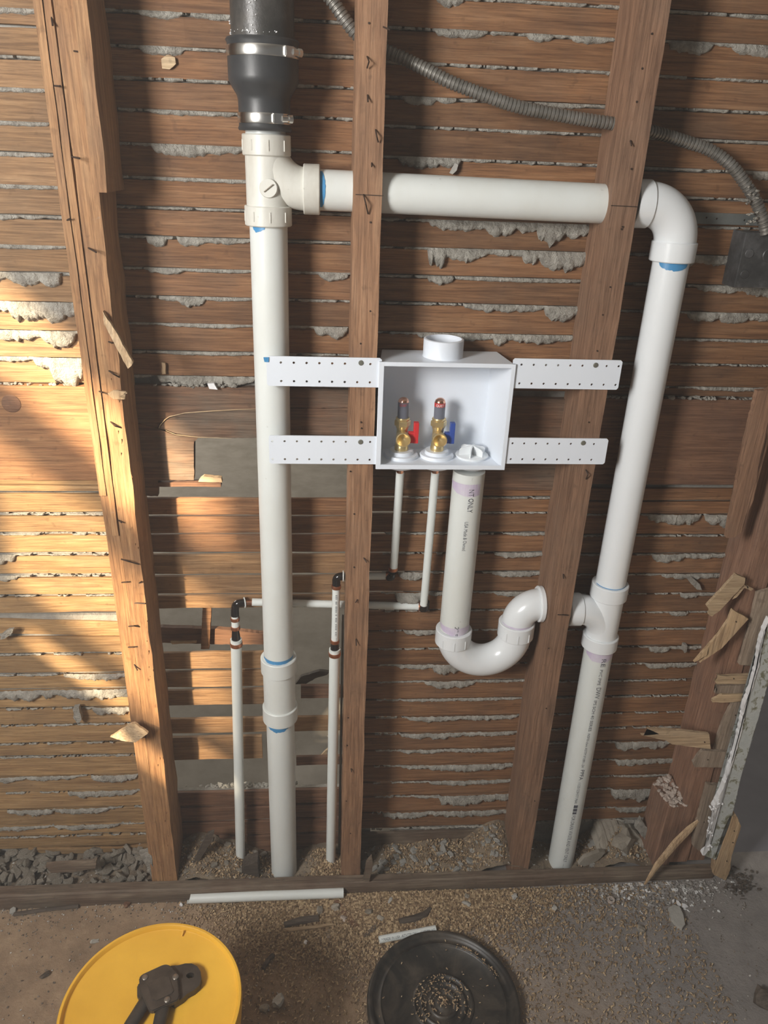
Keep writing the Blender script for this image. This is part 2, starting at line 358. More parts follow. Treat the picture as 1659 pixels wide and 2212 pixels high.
def pipe_text(txt, cx, cy, r, ztop, size, ang, parent, mat='ink', sx=.8, name='printed_text', length=None):
    cu = bpy.data.curves.new('t', 'FONT'); cu.body = txt; cu.size = size; cu.resolution_u = 2
    ob = bpy.data.objects.new('t', cu); COL.objects.link(ob)
    dg = bpy.context.evaluated_depsgraph_get(); me = bpy.data.meshes.new_from_object(ob.evaluated_get(dg))
    bm = B(); bm.from_mesh(me); bpy.data.objects.remove(ob); bpy.data.meshes.remove(me); bpy.data.curves.remove(cu)
    if length:
        w = max(v.co.x for v in bm.verts); sx = length / w
    bmesh.ops.triangulate(bm, faces=bm.faces[:])
    for v in bm.verts:
        u, w = v.co.x * sx, v.co.y; a = ang + w / r
        v.co = Vector((cx + (r + .0007) * math.sin(a), cy - (r + .0007) * math.cos(a), ztop - u))
    return fin(bm, name, mat, parent)
def holed(bm, outline, holes, r, th, seg=8):
    """flat plate in an x-z plane at y=outline y, with real holes, thickened towards +y"""
    y = outline[0][1]; loops = [[Vector(p) for p in outline]]
    for h in holes: loops.append([Vector((h[0] + r * math.cos(2 * PI * q / seg), y, h[1] + r * math.sin(2 * PI * q / seg))) for q in range(seg)])
    es = []
    for lp in loops:
        vs = [bm.verts.new(p) for p in lp]
        for i in range(len(vs)): es.append(bm.edges.new((vs[i], vs[(i + 1) % len(vs)])))
    bmesh.ops.triangle_fill(bm, use_beauty=True, use_dissolve=False, edges=es)
    ext = bmesh.ops.extrude_face_region(bm, geom=bm.faces[:])
    for v in ext['geom']:
        if isinstance(v, bmesh.types.BMVert): v.co.y += th
    bmesh.ops.recalc_face_normals(bm, faces=bm.faces[:])

# ------------------------------------------------------------------ floors
bm = B(); bmesh.ops.create_grid(bm, x_segments=90, y_segments=60, size=.5, matrix=Matrix.Translation((.1, -.95, 0)) @ Matrix.Diagonal((4.4, 2.0, 1, 1)))
for v in bm.verts: v.co.z = FZ - .002 + .003 * nz(v.co.x * 3, v.co.y * 3, 0) + .002 * nz(v.co.x * 11, v.co.y * 11, 3)
fin(bm, 'floor', 'floor', smooth=True, kind='structure', label='dusty brown concrete floor strewn with shavings')
bm = B(); box(bm, (-3.0, .05, -.05), (.86, 5.5, .004)); fin(bm, 'floor_beyond', 'floor_far', kind='structure')
bm = B(); box(bm, (.86, .05, -.05), (3.5, 5.5, FZ - .003)); fin(bm, 'floor_doorway', 'door_floor', kind='structure')

# ------------------------------------------------------------------ room shell out of view: window wall on the left, ceiling
bm = B(); X0, X1 = -1.30, -1.20
# window opening: y -1.83..-1.00, z 1.26..2.13 (its rails are the sash bars)
for a, b in (((X0, -5.2, -.05), (X1, -1.90, 2.62)), ((X0, -.98, -.05), (X1, .12, 2.62)), ((X0 - 1.9, .12, -.05), (X0 - 1.8, 6.0, 2.62)), ((X0 - 1.9, .02, -.05), (X0, .12, 2.62)), ((X0, -1.90, -.05), (X1, -.98, 1.24)), ((X0, -1.90, 2.14), (X1, -.98, 2.62))):
    box(bm, a, b)
fin(bm, 'wall_left', 'plaster_back', kind='structure')
bm = B()
for z0, z1 in ((1.24, 1.262), (1.345, 1.425), (1.785, 1.895), (2.125, 2.14)): box(bm, (X0 + .03, -1.90, z0), (X0 + .06, -.98, z1))
for y0, y1 in ((-1.90, -1.85), (-1.0, -.98)): box(bm, (X0 + .03, y0, 1.24), (X0 + .06, y1, 2.14))
fin(bm, 'window_1', 'greywood', kind='structure')
def dimmermat():
    m, nt, bs = newmat('added_sun_dimmer'); nt.nodes.remove(bs); tr_ = N(nt, 'ShaderNodeBsdfTransparent'); df = N(nt, 'ShaderNodeBsdfDiffuse'); df.inputs[0].default_value = (.1, .1, .1, 1)
    mx = N(nt, 'ShaderNodeMixShader'); mx.inputs[0].default_value = .28; nt.links.new(tr_.outputs[0], mx.inputs[1]); nt.links.new(df.outputs[0], mx.inputs[2]); nt.links.new(mx.outputs[0], nt.nodes['Material Output'].inputs[0]); return m
M['dimmer'] = dimmermat()
bm = B(); box(bm, (X0 + .044, -1.90, 1.40), (X0 + .045, -.98, 1.80)); fin(bm, 'sun_dimmer_sheet', 'dimmer', kind='structure')  # unseen sheet added only to dim the middle band of sun
bm = B(); box(bm, (-1.30, -5.2, 2.62), (1.9, 6.0, 2.70)); box(bm, (-3.2, .12, 2.62), (-1.31, 6.0, 2.70)); fin(bm, 'ceiling', 'plaster_back', kind='structure')

# ------------------------------------------------------------------ the lath wall
wall = bpy.data.objects.new('wall_back', None); COL.objects.link(wall); ORG['wall_back'] = Vector((0, .1, 0)); wall.location = (0, .1, 0)
tag(wall, 'back of a lath and plaster wall seen between the studs', kind='structure')
YL = .1
BAYX = {0: (-.98, -.366), 1: (-.364, .067), 2: (.069, .473), 3: (.475, .868)}
G = {0: (40, [23, 55.6, 125, 194, 266, 333, 402, 467, 531, 590, 652, 714, 771, 829]),
     '0b': (40, [1062, 1109, 1152, 1196, 1242, 1284.5, 1325]), '0c': (40, [1372, 1411, 1455, 1488, 1528, 1564, 1604, 1632.5, 1675, 1709, 1746, 1782, 1805, 1833]),
     1: (450, [35, 110, 177, 245, 318, 389, 453, 516, 583, 643, 701, 761, 813]),
     2: (1100, [4, 75, 148, 222, 284, 350, 420, 482, 542, 602, 660, 723]),
     '2b': (960, [1073, 1105]), '2c': (1100, [1150, 1192, 1233, 1276, 1315, 1357, 1396, 1430, 1466, 1504, 1542, 1577, 1612, 1645, 1680, 1710, 1744, 1778]),
     3: (1500, [30, 95, 170, 238, 303, 368, 428, 490, 553, 617, 675, 733, 787, 836, 859]),
     '3b': (1500, [1052, 1081, 1110, 1155, 1195, 1238, 1279, 1319, 1355, 1393, 1429, 1465, 1499, 1534, 1566, 1595, 1633, 1668, 1695, 1735, 1762])}
def zs(k): x, l = G[k]; return [P(x, y, YL).z for y in l]
def lath(x0, x1, zt, zb, mat='lath', dy=None, tilt=0.0, name='lath'):
    bm = B(); dy = random.uniform(-.0012, .0012) if dy is None else dy
    plank(bm, x0, x1, YL - .004 + dy, YL + .004 + dy, zb, zt, 'x', 22, .0007, random.uniform(0, 99))
    if tilt:
        cxm = (x0 + x1) / 2
        for v in bm.verts: v.co.z += (v.co.x - cxm) * tilt
    bmesh.ops.bevel(bm, geom=[e for e in bm.edges if abs((e.verts[0].co - e.verts[1].co).normalized().x) > .9], offset=.0008, segments=1, affect='EDGES')
    return fin(bm, name, mat, wall)
def rows(z, x0, x1, mat='lath', gap=.0022):
    for a, b in zip(z, z[1:]): lath(x0, x1, a - gap * random.uniform(.7, 1.5), b + gap * random.uniform(.7, 1.5), mat, tilt=random.uniform(-.004, .004))
def key(zg, x0, x1, lumps=(), base=.0022, mat='plaster', frag=.5, name='plaster_key'):
    """plaster squeezed through the gap at height zg; lumps (px left, px right, py bottom) hang over the lath below"""
    L = []
    for a, b, yb in lumps:
        p, q = P(a, yb, YL), P(b, yb, YL); L.append((p.x, q.x, zg - (p.z + q.z) / 2, random.uniform(0, 9)))
    n = int((x1 - x0) / .0026); sd = random.uniform(0, 99); bm = B(); rows_ = []
    for i in range(n + 1):
        x = x0 + (x1 - x0) * i / n
        dr = base * (.6 + 1.3 * nz(x * 60, sd, 0) + 1.0 * nz(x * 170, sd, 2)); pres = nz(x * 22, sd, 5) + .22 + frag * .4
        if pres < 0: dr = -.002
        big = 0
        for a, b, h, s in L:
            t = (x - a) / (b - a)
            if -.02 < t < 1.02:
                e = max(0, math.sin(PI * min(1, max(0, t)))) ** .30
                k = e * (1 + .38 * nz(x * 60, s, 1) + .28 * nz(x * 150, s, 3) + .14 * nz(x * 400, s, 4)); big = max(big, h * k)
        tot = max(dr, big); th = .0035 + (min(.010, .35 * big) if big > 0 else 0) + (.001 if tot > 0 else -.004)
        col = []
        for j in range(7):
            f = j / 6; z = zg + .0025 - f * (.0035 + max(-.0015, tot))
            y = YL + .001 - th * (math.sin(PI * min(1, .12 + f * .80)) ** .5) - .004 * (1 if tot > 0 else 0)
            y += .0024 * nz(x * 150, z * 150, sd) + .0016 * nz(x * 380, z * 380, sd)
            if j == 6: y = YL - .0035 if tot > .001 else YL + .002
            col.append(bm.verts.new((x + .0008 * nz(x * 200, z * 200, 9), y, z)))
        rows_.append(col)
    for a, b in zip(rows_, rows_[1:]):
        for j in range(6): bm.faces.new((a[j], a[j + 1], b[j + 1], b[j]))
    return fin(bm, name, mat, wall, smooth=True, sharp=60)
# laths
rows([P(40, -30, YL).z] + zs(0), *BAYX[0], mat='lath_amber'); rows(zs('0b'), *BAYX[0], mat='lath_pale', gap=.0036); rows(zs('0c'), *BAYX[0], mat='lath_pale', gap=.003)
lath(-.98, -.366, P(40, 1338, YL).z, P(40, 1369, YL).z, 'lath_pale', dy=.006, tilt=-.04)
rows([P(450, -38, YL).z] + zs(1), *BAYX[1])
rows([P(1100, -66, YL).z] + zs(2) + [P(1100, 785, YL).z, P(1100, 845, YL).z], *BAYX[2]); rows([P(960, 1045, YL).z] + zs('2b') + zs('2c'), *BAYX[2])
rows([P(1500, -34, YL).z] + zs(3)[:13] + [zs(3)[13]], .475, 1.2); lath(.475, 1.2, zs(3)[13] - .002, zs(3)[14] + .004)
rows(zs('3b'), *BAYX[3])
lath(.069, .473, P(1100, 1786, YL).z, P(1100, 1822, YL).z, 'plate', dy=-.004)
# first bay: broken rows
def blath(pt, pb, xa=BAYX[1][0], xb=BAYX[1][1], mat='lath_amber', px=450, **k): return lath(xa, xb, P(px, pt + 1, YL).z, P(px, pb - 1.5, YL).z, mat, **k)
for t, b in ((1074, 1112), (1114, 1151), (1153, 1192), (1196, 1239), (1243, 1282), (1284.5, 1313)): blath(t, b, mat='lath' if t < 1190 else 'lath_amber')  # upper rows take the darker wood to paint in their dimmer sunlight
for t, b in ((1407, 1444), (1448, 1483), (1487, 1521)): blath(t, b, xb=P(566, t, YL).x + .03)
blath(1478, 1507, xa=P(650, 1490, YL).x, mat='board', px=680); blath(1550, 1583, tilt=-.004)
blath(1589, 1640, xb=P(566, 1600, YL).x); blath(1632, 1652, xa=P(640, 1640, YL).x, mat='board', px=680)
for t, b in ((1702, 1733), (1736, 1765), (1768, 1797), (1799, 1830), (1832, 1858)): blath(t, b, mat='board', px=680)
# wide board nailed across all four bays
def board(x0, x1, zt, zb, mat='board', name='wide_board'):
    bm = B(); plank(bm, x0, x1, YL - .014, YL + .003, zb, zt, 'x', 20, .0006, random.uniform(0, 99)); return fin(bm, name, mat, wall)
zB0, zB1 = P(40, 833, .086).z, P(40, 1037, .086).z
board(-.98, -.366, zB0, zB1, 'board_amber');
bm = B(); c = P(24, 872, .0855); lathe(bm, c, (0, -1, 0), [(0, .0165), (.0008, .015), (.0004, .0115), (.0012, .009), (.0006, .006), (.0012, .003), (.0012, 0)], 24); fin(bm, 'wood_knot', 'board', wall, True)
board(-.98, -.366, zB1 - .001, zB1 - .009, 'lath_pale', 'strip'); board(-.98, -.366, zB1 - .010, zB1 - .022, 'lath_pale', 'strip')
board(.069, .473, 1.19, 1.005, 'board_burnt'); board(.475, .868, P(1500, 863, .086).z, P(1500, 1047, .086).z)
for px in ([(288, 832), (560, 838), (764, 842), (764, 880), (560, 882), (455, 887), (400, 891), (365, 899), (356, 905), (345, 915), (341, 924), (298, 913)],
           [(343, 926), (347, 918), (358, 907), (367, 901), (400, 893), (455, 889), (560, 884), (764, 882), (764, 945), (500, 946), (430, 943), (380, 936), (358, 928)],
           [(298, 915), (341, 926), (357, 932), (380, 941), (428, 946), (419, 955), (419, 1037), (341, 1038), (341, 1072), (312, 1071)]):
    bm = B(); pslab(bm, px, .086 + random.uniform(-.003, .003), .014, .0006); fin(bm, 'broken_board', 'board_burnt', wall)
for pts in ([(343, 925), (347, 917), (357, 906), (366, 900), (400, 892), (455, 888), (510, 885), (560, 883)], [(358, 930), (380, 939), (430, 944.5), (500, 947)]):
    bm = B(); sweep(bm, [P(x, y, .0825) for x, y in pts], [.0005] + [random.uniform(.0008, .0016) for _ in pts[2:]] + [.0004], 6, flat=.8); fin(bm, 'split_edge', 'raw', wall)
bm = B(); plank(bm, P(340, 1044, .09).x, P(478, 1044, .09).x, .084, .1, P(400, 1049, .09).z, P(400, 1040, .09).z, 'x', 8); fin(bm, 'strip', 'board', wall)
# plaster keys
def keys(k, bay, L={}, skip=(), base=.0015, x=None, frag=.5):
    x0, x1 = x or BAYX[bay]
    for i, z in enumerate(zs(k)):
        if i in skip: continue
        key(z, x0 + .002, x1 - .002, L.get(i, ()), base, frag=frag)
keys(0, 0, {0: [(-60, 84, 31)], 3: [(-40, 95, 199)], 4: [(-40, 108, 272)], 5: [(-40, 118, 338)], 6: [(-40, 122, 408)], 7: [(-50, 45, 473), (52, 95, 473)], 8: [(-40, 140, 537)],
            9: [(-60, 20, 605), (15, 95, 613), (88, 138, 619)], 10: [(-60, 40, 672), (25, 115, 690), (90, 150, 697), (135, 172, 682)], 11: [(-60, 100, 733), (96, 168, 748)],
            12: [(-60, 80, 778), (78, 125, 792), (118, 192, 832)], 13: []}, x=(-.80, -.366), skip=(1, 13))
keys('0b', 0, {3: [(-60, 38, 1215)], 4: [(-60, 42, 1252)]}, skip=(0, 6), base=.0006, x=(-.80, -.366), frag=-.4)
keys('0c', 0, {2: [(140, 285, 1464)], 3: [(-60, 130, 1507), (120, 290, 1506)], 4: [(205, 292, 1540)], 8: [(-50, 60, 1684), (60, 170, 1680), (200, 300, 1684)], 9: [(150, 300, 1716)], 10: [(20, 120, 1756), (120, 240, 1752)], 11: [(-40, 110, 1788), (120, 260, 1786)]},
     skip=(0,), base=.0022, x=(-.80, -.366), frag=0)
keys(1, 1, {0: [(300, 395, 40), (420, 505, 44)], 1: [(305, 398, 119)], 3: [(325, 505, 250)], 4: [(330, 465, 337), (430, 528, 332)], 5: [(330, 540, 393)], 7: [(320, 362, 531), (385, 445, 530), (430, 540, 526)], 8: [(320, 400, 590), (400, 545, 588), (690, 752, 606)],
            9: [(345, 408, 650), (388, 445, 661), (440, 545, 649)], 10: [(350, 540, 706), (680, 752, 728)], 11: [(350, 545, 766)], 12: [(345, 552, 834)]})
keys(2, 2, {0: [(940, 1000, 15)], 1: [(940, 1045, 82), (1138, 1192, 90), (1232, 1312, 94)], 3: [(870, 940, 228), (945, 985, 224), (1155, 1262, 234), (1255, 1312, 232)], 4: [(1100, 1180, 290)], 5: [(860, 992, 363)],
            7: [(925, 1060, 497), (1045, 1110, 510), (1105, 1165, 500), (1155, 1215, 523), (1200, 1272, 512)], 8: [(922, 960, 582), (950, 1052, 563), (1045, 1140, 552), (1125, 1162, 571), (1158, 1268, 579)],
            9: [(922, 978, 612), (980, 1255, 608)], 10: [(1000, 1172, 672), (1172, 1248, 693)], 11: [(900, 1082, 734), (1062, 1092, 747), (1085, 1238, 739)]})
keys('2b', 2, {}, x=(.17, .473)); 
keys('2c', 2, {0: [(1095, 1180, 1154)], 1: [(1065, 1172, 1201)], 2: [(860, 920, 1248), (1060, 1165, 1242)], 3: [(852, 918, 1300), (920, 1000, 1284), (1065, 1160, 1284)], 5: [(872, 948, 1368)], 6: [(845, 948, 1398)], 7: [(855, 945, 1441), (932, 990, 1453)],
               8: [(915, 1022, 1481), (1020, 1135, 1470)], 9: [(865, 1132, 1510)], 10: [(878, 1000, 1554), (990, 1115, 1551)], 11: [(865, 1000, 1590), (990, 1120, 1585)], 12: [(865, 970, 1623), (965, 1115, 1620)], 13: [(865, 942, 1656), (918, 1108, 1660)],
               14: [(845, 932, 1687), (925, 1105, 1690)], 15: [(895, 962, 1719), (945, 1045, 1734), (1035, 1102, 1725)], 16: [(825, 925, 1762), (925, 1098, 1758)], 17: [(900, 1000, 1785), (985, 1090, 1782)]}, x=(.12, .473))
keys(3, 3, {0: [(1580, 1700, 42)], 1: [(1440, 1532, 118), (1575, 1720, 124)], 4: [(1500, 1720, 309)], 5: [(1620, 1700, 392)], 8: [(1440, 1500, 575), (1495, 1592, 572)], 9: [(1500, 1600, 632), (1595, 1720, 640)], 10: [(1480, 1548, 693), (1545, 1620, 696), (1600, 1720, 692)], 11: [(1560, 1720, 739)], 13: [(1500, 1660, 843)]}, skip=(14,), x=(.475, .96))
keys('3b', 3, {2: [(1395, 1505, 1130), (1518, 1560, 1128), (1545, 1582, 1138)], 4: [(1405, 1472, 1210), (1465, 1568, 1203)], 5: [(1425, 1555, 1247)], 6: [(1465, 1502, 1289), (1498, 1548, 1284)], 7: [(1442, 1482, 1327)], 9: [(1398, 1442, 1406), (1438, 1522, 1399)],
               10: [(1392, 1442, 1441), (1430, 1505, 1438)], 15: [(1325, 1382, 1614), (1372, 1445, 1611)], 16: [(1325, 1400, 1649), (1388, 1458, 1644)], 17: [(1330, 1440, 1674)], 18: [(1315, 1414, 1723)], 19: [(1325, 1405, 1749)], 20: [(1338, 1398, 1774)]}, skip=(0, 1, 3 - 3))
# the plaster coat on the far side of the laths (open where the laths are broken out)
for i, (a, b, z0, z1) in enumerate(((-.98, -.352, 0, .71), (-.98, -.352, .74, 2.0), (-.352, .067, 1.11, 2.0), (-.352, .067, 0, .22), (.067, .17, 1.02, 2.0), (.067, .12, 0, .72), (.17, .92, 0, 2.0), (.92, 1.25, .96, 2.0))):
    bm = B(); box(bm, (a, YL + .007, z0), (b, YL + .016, z1)); fin(bm, 'plaster_coat', 'plaster_back', wall)
# crumbs of plaster resting on the wide board
def crumbs(name, n, fn, lo, hi, mat, parent=None, label=None):
    bm = B()
    for i in range(n):
        c = fn(); s = random.uniform(lo, hi); chunk(bm, (c[0], c[1], c[2] + s * .3), (s, s * random.uniform(.5, .9), s * random.uniform(.35, .7)))
    return fin(bm, name, mat, parent, kind='stuff', label=label)
crumbs('plaster_crumbs', 46, lambda: (random.uniform(-.80, -.385), random.uniform(.086, .094), zB0), .003, .008, 'plaster', wall)
crumbs('plaster_crumbs', 34, lambda: (random.uniform(-.30, -.15), random.uniform(.084, .092), 1.204), .003, .008, 'plaster', wall)
crumbs('plaster_crumbs', 60, lambda: (random.uniform(.5, .83), random.uniform(.084, .094), P(1500, 863, .086).z), .003, .009, 'plaster', wall)

crumbs('plaster_crumbs', 90, lambda: (random.gauss(-.19, .05), random.uniform(.092, .104), P(480, 1697, YL).z), .003, .008, 'plaster', wall)
# ------------------------------------------------------------------ studs
def nail(parent, pts, r=.0011, Y=-.001):
    bm = B(); q = [P(x, y, yy) for x, y, yy in pts]; sweep(bm, q, r, 6); return fin(bm, 'nail', 'nail', parent)
def speck(parent, px, py, Y=0.0, r=.0016):
    bm = B(); c = P(px, py, Y); lathe(bm, c + Vector((0, -.0012, 0)), (0, 1, 0), [(0, 0), (0, r), (.002, r * .9)], 7); return fin(bm, 'nail', 'nail', parent)
def stud(label, x0, x1, z0, z1, mat, y0=0.0, y1=.0945, name='wall_stud', j=.0008):
    t = thing(name, ((x0 + x1) / 2, (y0 + y1) / 2, z0), label, 'stud')
    bm = B(); plank(bm, x0, x1, y0, y1, z0, z1, 'z', 60, j, random.uniform(0, 99)); fin(bm, 'timber', mat, t); return t
ZP = .016
sm = stud('tall wooden wall stud between the drain stack and the outlet box', .0465, .0905, ZP, 1.97, 'stud_mid')
for pts in ([(793, 122, 0), (797, 133, -.012), (793, 147, -.004)], [(794, 205, -.001), (795, 220, -.008)], [(811, 280, -.001), (814, 295, -.01), (817, 307, -.003)], [(785, 420, -.001), (790, 440, -.012), (795, 462, -.002)], [(803, 352, 0), (803, 360, -.006)],
            [(828, 58, -.001), (843, 65, -.012)], [(785, 1205, -.001), (792, 1215, -.008)], [(769, 1380, -.001), (770, 1395, -.009)], [(772, 1295, -.001), (768, 1302, -.006)], [(758, 1660, -.001), (760, 1668, -.006)]): nail(sm, pts)
for p in ((797, 50), (800, 480), (800, 672), (779, 742), (780, 912), (781, 925), (765, 1110), (757, 1018), (765, 1225), (752, 1550), (750, 1610), (748, 1730), (757, 1800)): speck(sm, *p, 0)
bm = B(); pslab(bm, [(757, 880), (764, 935), (763, 960), (757, 990), (752, 940)], .02, .01, .001); fin(bm, 'splinter', 'greywood', sm)
sr = stud('wooden wall stud the trap arm and vent pipe pass through, right of the outlet box', .4525, .4965, ZP, 1.97, 'stud_right')
for pts in ([(1265, 1015, -.001), (1270, 1025, -.009), (1266, 1035, -.002)], [(1205, 1328, -.001), (1215, 1328, -.012), (1228, 1329, -.004)], [(1217, 1240, -.001), (1217, 1250, -.008)], [(1362, 305, -.001), (1364, 315, -.006)]): nail(sr, pts)
for p in ((1408, 73), (1387, 148), (1375, 220), (1362, 305), (1364, 365), (1343, 495), (1318, 620), (1302, 680), (1290, 758), (1272, 912), (1345, 1000 - 510), (1250, 985), (1185, 1400), (1180, 1530), (1155, 1730)): speck(sr, *p, 0)
for st, a, b, y in ((sm, 768, 828, 420), (sr, 1320, 1378, 444)):
    bm = B(); p, q = P(a, y - 1, 0), P(b, y + 2, 0); slab(bm, [p, q, q - Vector((0, 0, .0012)), p - Vector((0, 0, .0012))], (0, -.0008, 0)); fin(bm, 'saw_mark', 'nail', st)
# the doubled stud on the left
sL = thing('wall_stud', (-.362, .05, ZP), 'nail-studded rough doubled wall stud left of the drain stack, partly in sunlight', 'stud')
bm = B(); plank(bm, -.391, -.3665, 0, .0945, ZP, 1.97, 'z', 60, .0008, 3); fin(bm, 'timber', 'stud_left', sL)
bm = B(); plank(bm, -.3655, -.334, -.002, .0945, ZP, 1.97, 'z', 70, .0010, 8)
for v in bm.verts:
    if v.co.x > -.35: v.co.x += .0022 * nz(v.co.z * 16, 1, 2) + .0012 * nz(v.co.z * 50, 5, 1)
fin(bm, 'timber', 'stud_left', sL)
bm = B(); plank(bm, -.3915, -.3795, -.006, -.0005, 1.03, 1.97, 'z', 50, .0006, 15); fin(bm, 'edge_strip', 'stud_left', sL)
bm = B(); plank(bm, -.3785, -.3675, -.004, -.0005, .95, 1.97, 'z', 50, .0006, 17); fin(bm, 'edge_strip', 'stud_left', sL)
for pts in ([(234, 738, 0), (242, 741, -.014), (248, 740, -.002)], [(234, 800, 0), (245, 808, -.016), (258, 815, -.002)], [(211, 844, 0), (222, 848, -.012)], [(238, 910, 0), (248, 920, -.014), (262, 924, -.002)], [(110, 30, 0), (114, 55, -.010)], [(152, 338, 0), (172, 342, -.018)],
            [(140, 478, -.001), (152, 472, -.012)], [(262, 1208, -.001), (275, 1212, -.014), (300, 1219, -.004)], [(255, 1123, -.001), (263, 1129, -.01)], [(263, 1258, 0), (275, 1257, -.01)], [(288, 1302, 0), (314, 1304, -.008)], [(278, 1353, 0), (290, 1352, -.012), (302, 1354, -.002)], [(277, 1398, 0), (290, 1398, -.01)],
            [(300, 1260, 0), (306, 1256, -.01)], [(113, 185, 0), (130, 186, -.012)], [(158, 110, 0), (172, 112, -.01)], [(290, 1435, 0), (297, 1448, -.01)], [(190, 535, 0), (208, 545, -.02)]): nail(sL, pts, .0013)
for k in range(26):
    z = random.uniform(.1, 1.25); x = random.uniform(-.35, -.333); bm = B(); s = random.uniform(.002, .0045)
    slab(bm, [(x, -.001, z), (x + s * .3, -.004, z + s * 3), (x + s * .5, -.001, z + s * 1.2)], (0, .002, 0)); fin(bm, 'splinter', 'stud_left', sL)
bm = B(); plank(bm, -.3375, -.3185, -.012, .094, P(225, 416, -.01).z, 1.97, 'z', 40, .0012, 22)
fin(bm, 'timber_offcut', 'stud_left', None, label='short dark timber fastened to the upper right side of the left stud', cat='timber')
# jamb studs on the right
sj = thing('wall_stud', (.87, .05, .05), 'reddish wall stud at the right end of the lath wall behind broken laths', 'stud')
bm = B(); plank(bm, .846, .8925, 0, .0945, .05, 1.24, 'z', 50, .0012, 31); fin(bm, 'timber', 'stud_jamb', sj)
sj2 = thing('wall_stud', (.92, .05, .05), 'last wall stud, behind the painted plaster strip at the opening', 'stud')
bm = B(); plank(bm, .8945, .938, .004, .0945, .05, 1.24, 'z', 50, .0012, 35); fin(bm, 'timber', 'stud_jamb', sj2)
for p in ((1510, 1590), (1505, 1602), (1500, 1240), (1612, 1100)): pass
bm = B(); pslab(bm, [(1637, 845), (1700, 835), (1662, 900), (1640, 1000), (1628, 1080), (1612, 1110), (1602, 1150), (1585, 1162), (1570, 1162), (1590, 1060), (1610, 960)], -.014, .012, .001)
fin(bm, 'split_board', 'stud_right', None, label='long cracked board ending in a split tip at the upper right', cat='board')
# cut off block in the last bay
t = thing('timber_block', (.83, .05, .0), 'short cut-off upright timber block topped with crumbled plaster, bottom right', 'block')
bm = B(); tp = [P(1408, 1690, .075), P(1450, 1672, .075), P(1484, 1742, .0), P(1444, 1742, .0)]
lo = [Vector((tp[0].x, .075, .01)), Vector((tp[1].x, .075, .01)), Vector((tp[2].x - .004, .0, .01)), Vector((tp[3].x, .0, .01))]
a = [bm.verts.new(p) for p in tp]; b = [bm.verts.new(p) for p in lo]
bm.faces.new(a); bm.faces.new(b[::-1])
for i in range(4): bm.faces.new((a[i], b[i], b[(i + 1) % 4], a[(i + 1) % 4]))
bmesh.ops.recalc_face_normals(bm, faces=bm.faces[:]); bmesh.ops.bevel(bm, geom=bm.edges[:], offset=.002, segments=1, affect='EDGES'); fin(bm, 'timber', 'stud_jamb', t)
bm = B()
for i in range(90):
    u, v = random.random(), random.random(); p = tp[0].lerp(tp[1], u).lerp(tp[3].lerp(tp[2], u), v); s = random.uniform(.003, .008); chunk(bm, p + Vector((0, 0, s * .3)), (s, s, s * .7))
fin(bm, 'crumbled_render', 'pinkbrick', t, kind='stuff')

# ------------------------------------------------------------------ bottom plate
bm = B(); n = 90; rg = []
for i in range(n + 1):
    x = -.98 + (.955 + .98) * i / n; f = i / n
    y0 = -.034 + .012 * f + .0015 * nz(x * 9, 0, 0); zt = .058 - .014 * f + .001 * nz(x * 20, 3, 0); w = .0012 * nz(x * 30, 5, 0)
    rg.append([bm.verts.new(p) for p in ((x, y0 + w, -.004), (x, y0, zt - .012 + w), (x, y0 + .003, zt - .003), (x, y0 + .007, zt), (x, -.003, zt + w), (x, -.003, -.004))])
for a, b in zip(rg, rg[1:]):
    for q in range(6): bm.faces.new((a[q], a[(q + 1) % 6], b[(q + 1) % 6], b[q]))
bm.faces.new(rg[0]); bm.faces.new(rg[-1][::-1]); bmesh.ops.recalc_face_normals(bm, faces=bm.faces[:])
fin(bm, 'sole_plate', 'plate', None, label='dirty grey wooden strip lying along the foot of the wall', cat='timber')

# ------------------------------------------------------------------ PVC drain pipes
RP, RH = .0302, .0362
def straight(p0, p1, r, mat, parent, name='pipe', label=None, seg=36):
    bm = B(); p0, p1 = Vector(p0), Vector(p1); L = (p1 - p0).length; n = 2
    lathe(bm, p0, p1 - p0, [(0, 0), (0, r), (L, r), (L, 0)], seg); return fin(bm, name, mat, parent, True, label)
def hub(p, axis, L, r, mat, parent, name='hub', rin=RP):
    bm = B(); c = .0015
    lathe(bm, p, axis, [(0, rin * .98), (0, r - c), (c, r), (L - c, r), (L, r - c), (L, rin * .98)], 36); return fin(bm, name, mat, parent, True)
XD, YD = -.0865, .044
ds = thing('drain_stack', (XD, YD, .0), 'white vertical drain stack with soiled branch fitting below the black coupling', 'drain pipe')
zl0, zl1 = .470, .655   # coupling
straight((XD - .004, YD, -.0), (XD - .003, YD, .50), RP, 'pvc', ds, label='lower white pipe length')
straight((XD - .003, YD, .60), (XD, YD, 1.50), RP, 'pvc', ds, label='long white pipe between coupling and branch fitting')
tee = None
bm = B(); lathe(bm, (XD, YD, 1.500), (0, 0, 1), [(0, 0), (0, .0335), (.095, .0335), (.095, 0)], 36); tee = fin(bm, 'branch_fitting', 'pvc_old', ds, True, label='soiled off-white tee')
hub((XD, YD, 1.482), (0, 0, 1), .030, .0372, 'pvc_old', tee); hub((XD, YD, 1.583), (0, 0, 1), .030, .0372, 'pvc_old', tee)
bm = B(); cpt = (XD + .061, YD, 1.5375 + .061)
sweep(bm, arc(cpt, PI, 1.5 * PI, .061, (1, 0, 0), (0, 0, 1), 14) + [Vector((XD + .070, YD, 1.5375))], .0318, 32); fin(bm, 'branch', 'pvc_old', tee, True)
hub((XD + .056, YD, 1.5375), (1, 0, 0), .026, .0372, 'pvc_old', tee)
